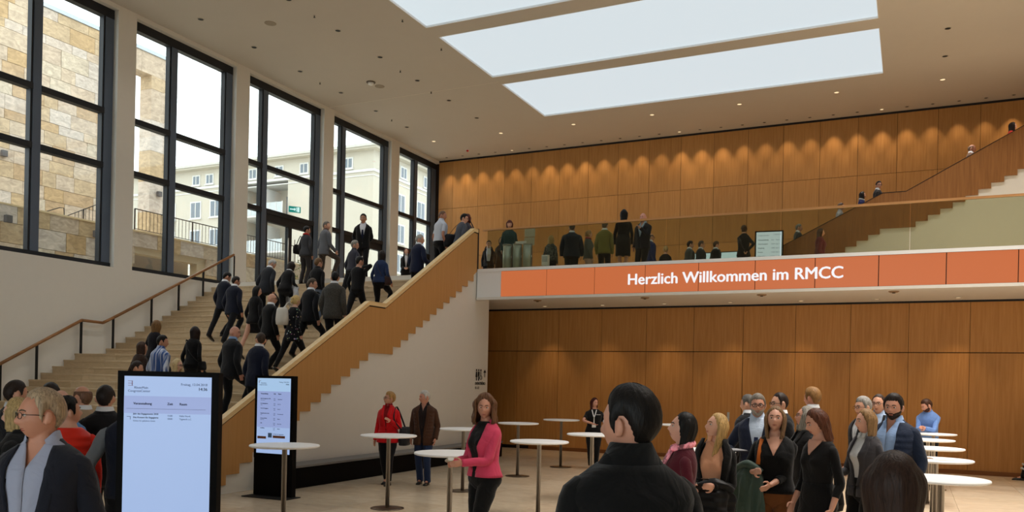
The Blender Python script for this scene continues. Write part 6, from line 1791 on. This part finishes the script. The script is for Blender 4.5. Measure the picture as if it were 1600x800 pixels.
m14 = low_person('woman with long ombre hair in a grey blazer and white blouse carrying a handbag', -0.41, 9.22, h=1.73, hi=1, sex='f', top='blazer', topc=(62, 60, 64), shirt=(206, 206, 206), vz=.96, vw=.07, open=.02, hair='longhair', hairc=(146, 112, 74), hlen=.40, rel=132, hyaw=-16, hpitch=3, skin=(212, 158, 134), R=(.18, .26, 1.06), botc=(14, 14, 15), slim=.8, phi=64)
bag('handbag', 'large black leather handbag on the arm of the woman in the grey blazer', m14.world([.30, .24, .80]), (.18, .40, .27), m14.yaw, (18, 17, 18), [[m14.world([.30, .12, .92]), m14.world([.26, .17, 1.08]), m14.world([.22, .22, 1.10]), m14.world([.30, .36, .92])], [m14.world([.27, .12, .92]), m14.world([.22, .18, 1.09]), m14.world([.27, .36, .92])]])
low_person('grey-haired man with glasses half hidden behind the ombre-haired woman', -0.57, 11.93, h=1.83, hi=1, topc=(28, 28, 32), hairc=(150, 146, 140), glasses='thin', rel=130, skin=SK1, vol=.02)
low_person('bald man with glasses in a black suit and patterned tie behind the bearded man', -0.42, 13.08, h=1.87, hi=1, topc=(24, 24, 28), hair='receding', hairc=(60, 46, 38), vol=.004, glasses='thin', tie=(70, 80, 110), shirt=PALEB, vz=1.1, vw=.08, rel=160, skin=SK1)
low_person('big bearded man in a navy jacket and light blue shirt facing the hall', -0.17, 9.89, h=1.88, hi=1, topc=(28, 38, 58), shirt=(150, 178, 220), vz=.90, vw=.09, open=.03, hairc=(38, 30, 26), hair='short', vol=.022, beard=(48, 36, 30), rel=152, hyaw=12, skin=(196, 140, 116), girth=1.24)
low_person('bearded man in a light blue shirt leaning on a high table with folded hands', 0.34, 19.22, h=1.80, hi=1, top='shirt', topc=(112, 146, 206), hairc=(74, 48, 34), beard=(70, 44, 32), vol=.02, rel=168, hyaw=-48, hpitch=-14, lean=.30, skin=(206, 148, 124), L=(-.03, .50, 1.16), R=(.04, .50, 1.16), botc=(18, 18, 22), sleeve='long')
m19 = low_person('person in black with reflective bands round the trouser leg, cut by the frame', 2.62, 21.6, h=1.80, hi=0, top='coat', topc=(16, 16, 18), shirt=None, hairc=HDB, rel=95, botc=(18, 17, 18), fL=(0, -.25, .06), fR=(0, .36, 0), hem=.70, skin=SK1)
kn, an = None, None
pL = m19.world([.07, .30, .30]); 
for dz in (.25, .34):
    g = G(); c = np.array([.085, .325 - (dz - .25) * .25, dz]) * m19.k
    g.tube([c - np.array([0, -.004, .02]), c + np.array([0, -.004, .02])], [.078, .078], 14)
    g.build('reflective_band', plain('reflective_band', (176, 176, 172), .4), m19.o, True)
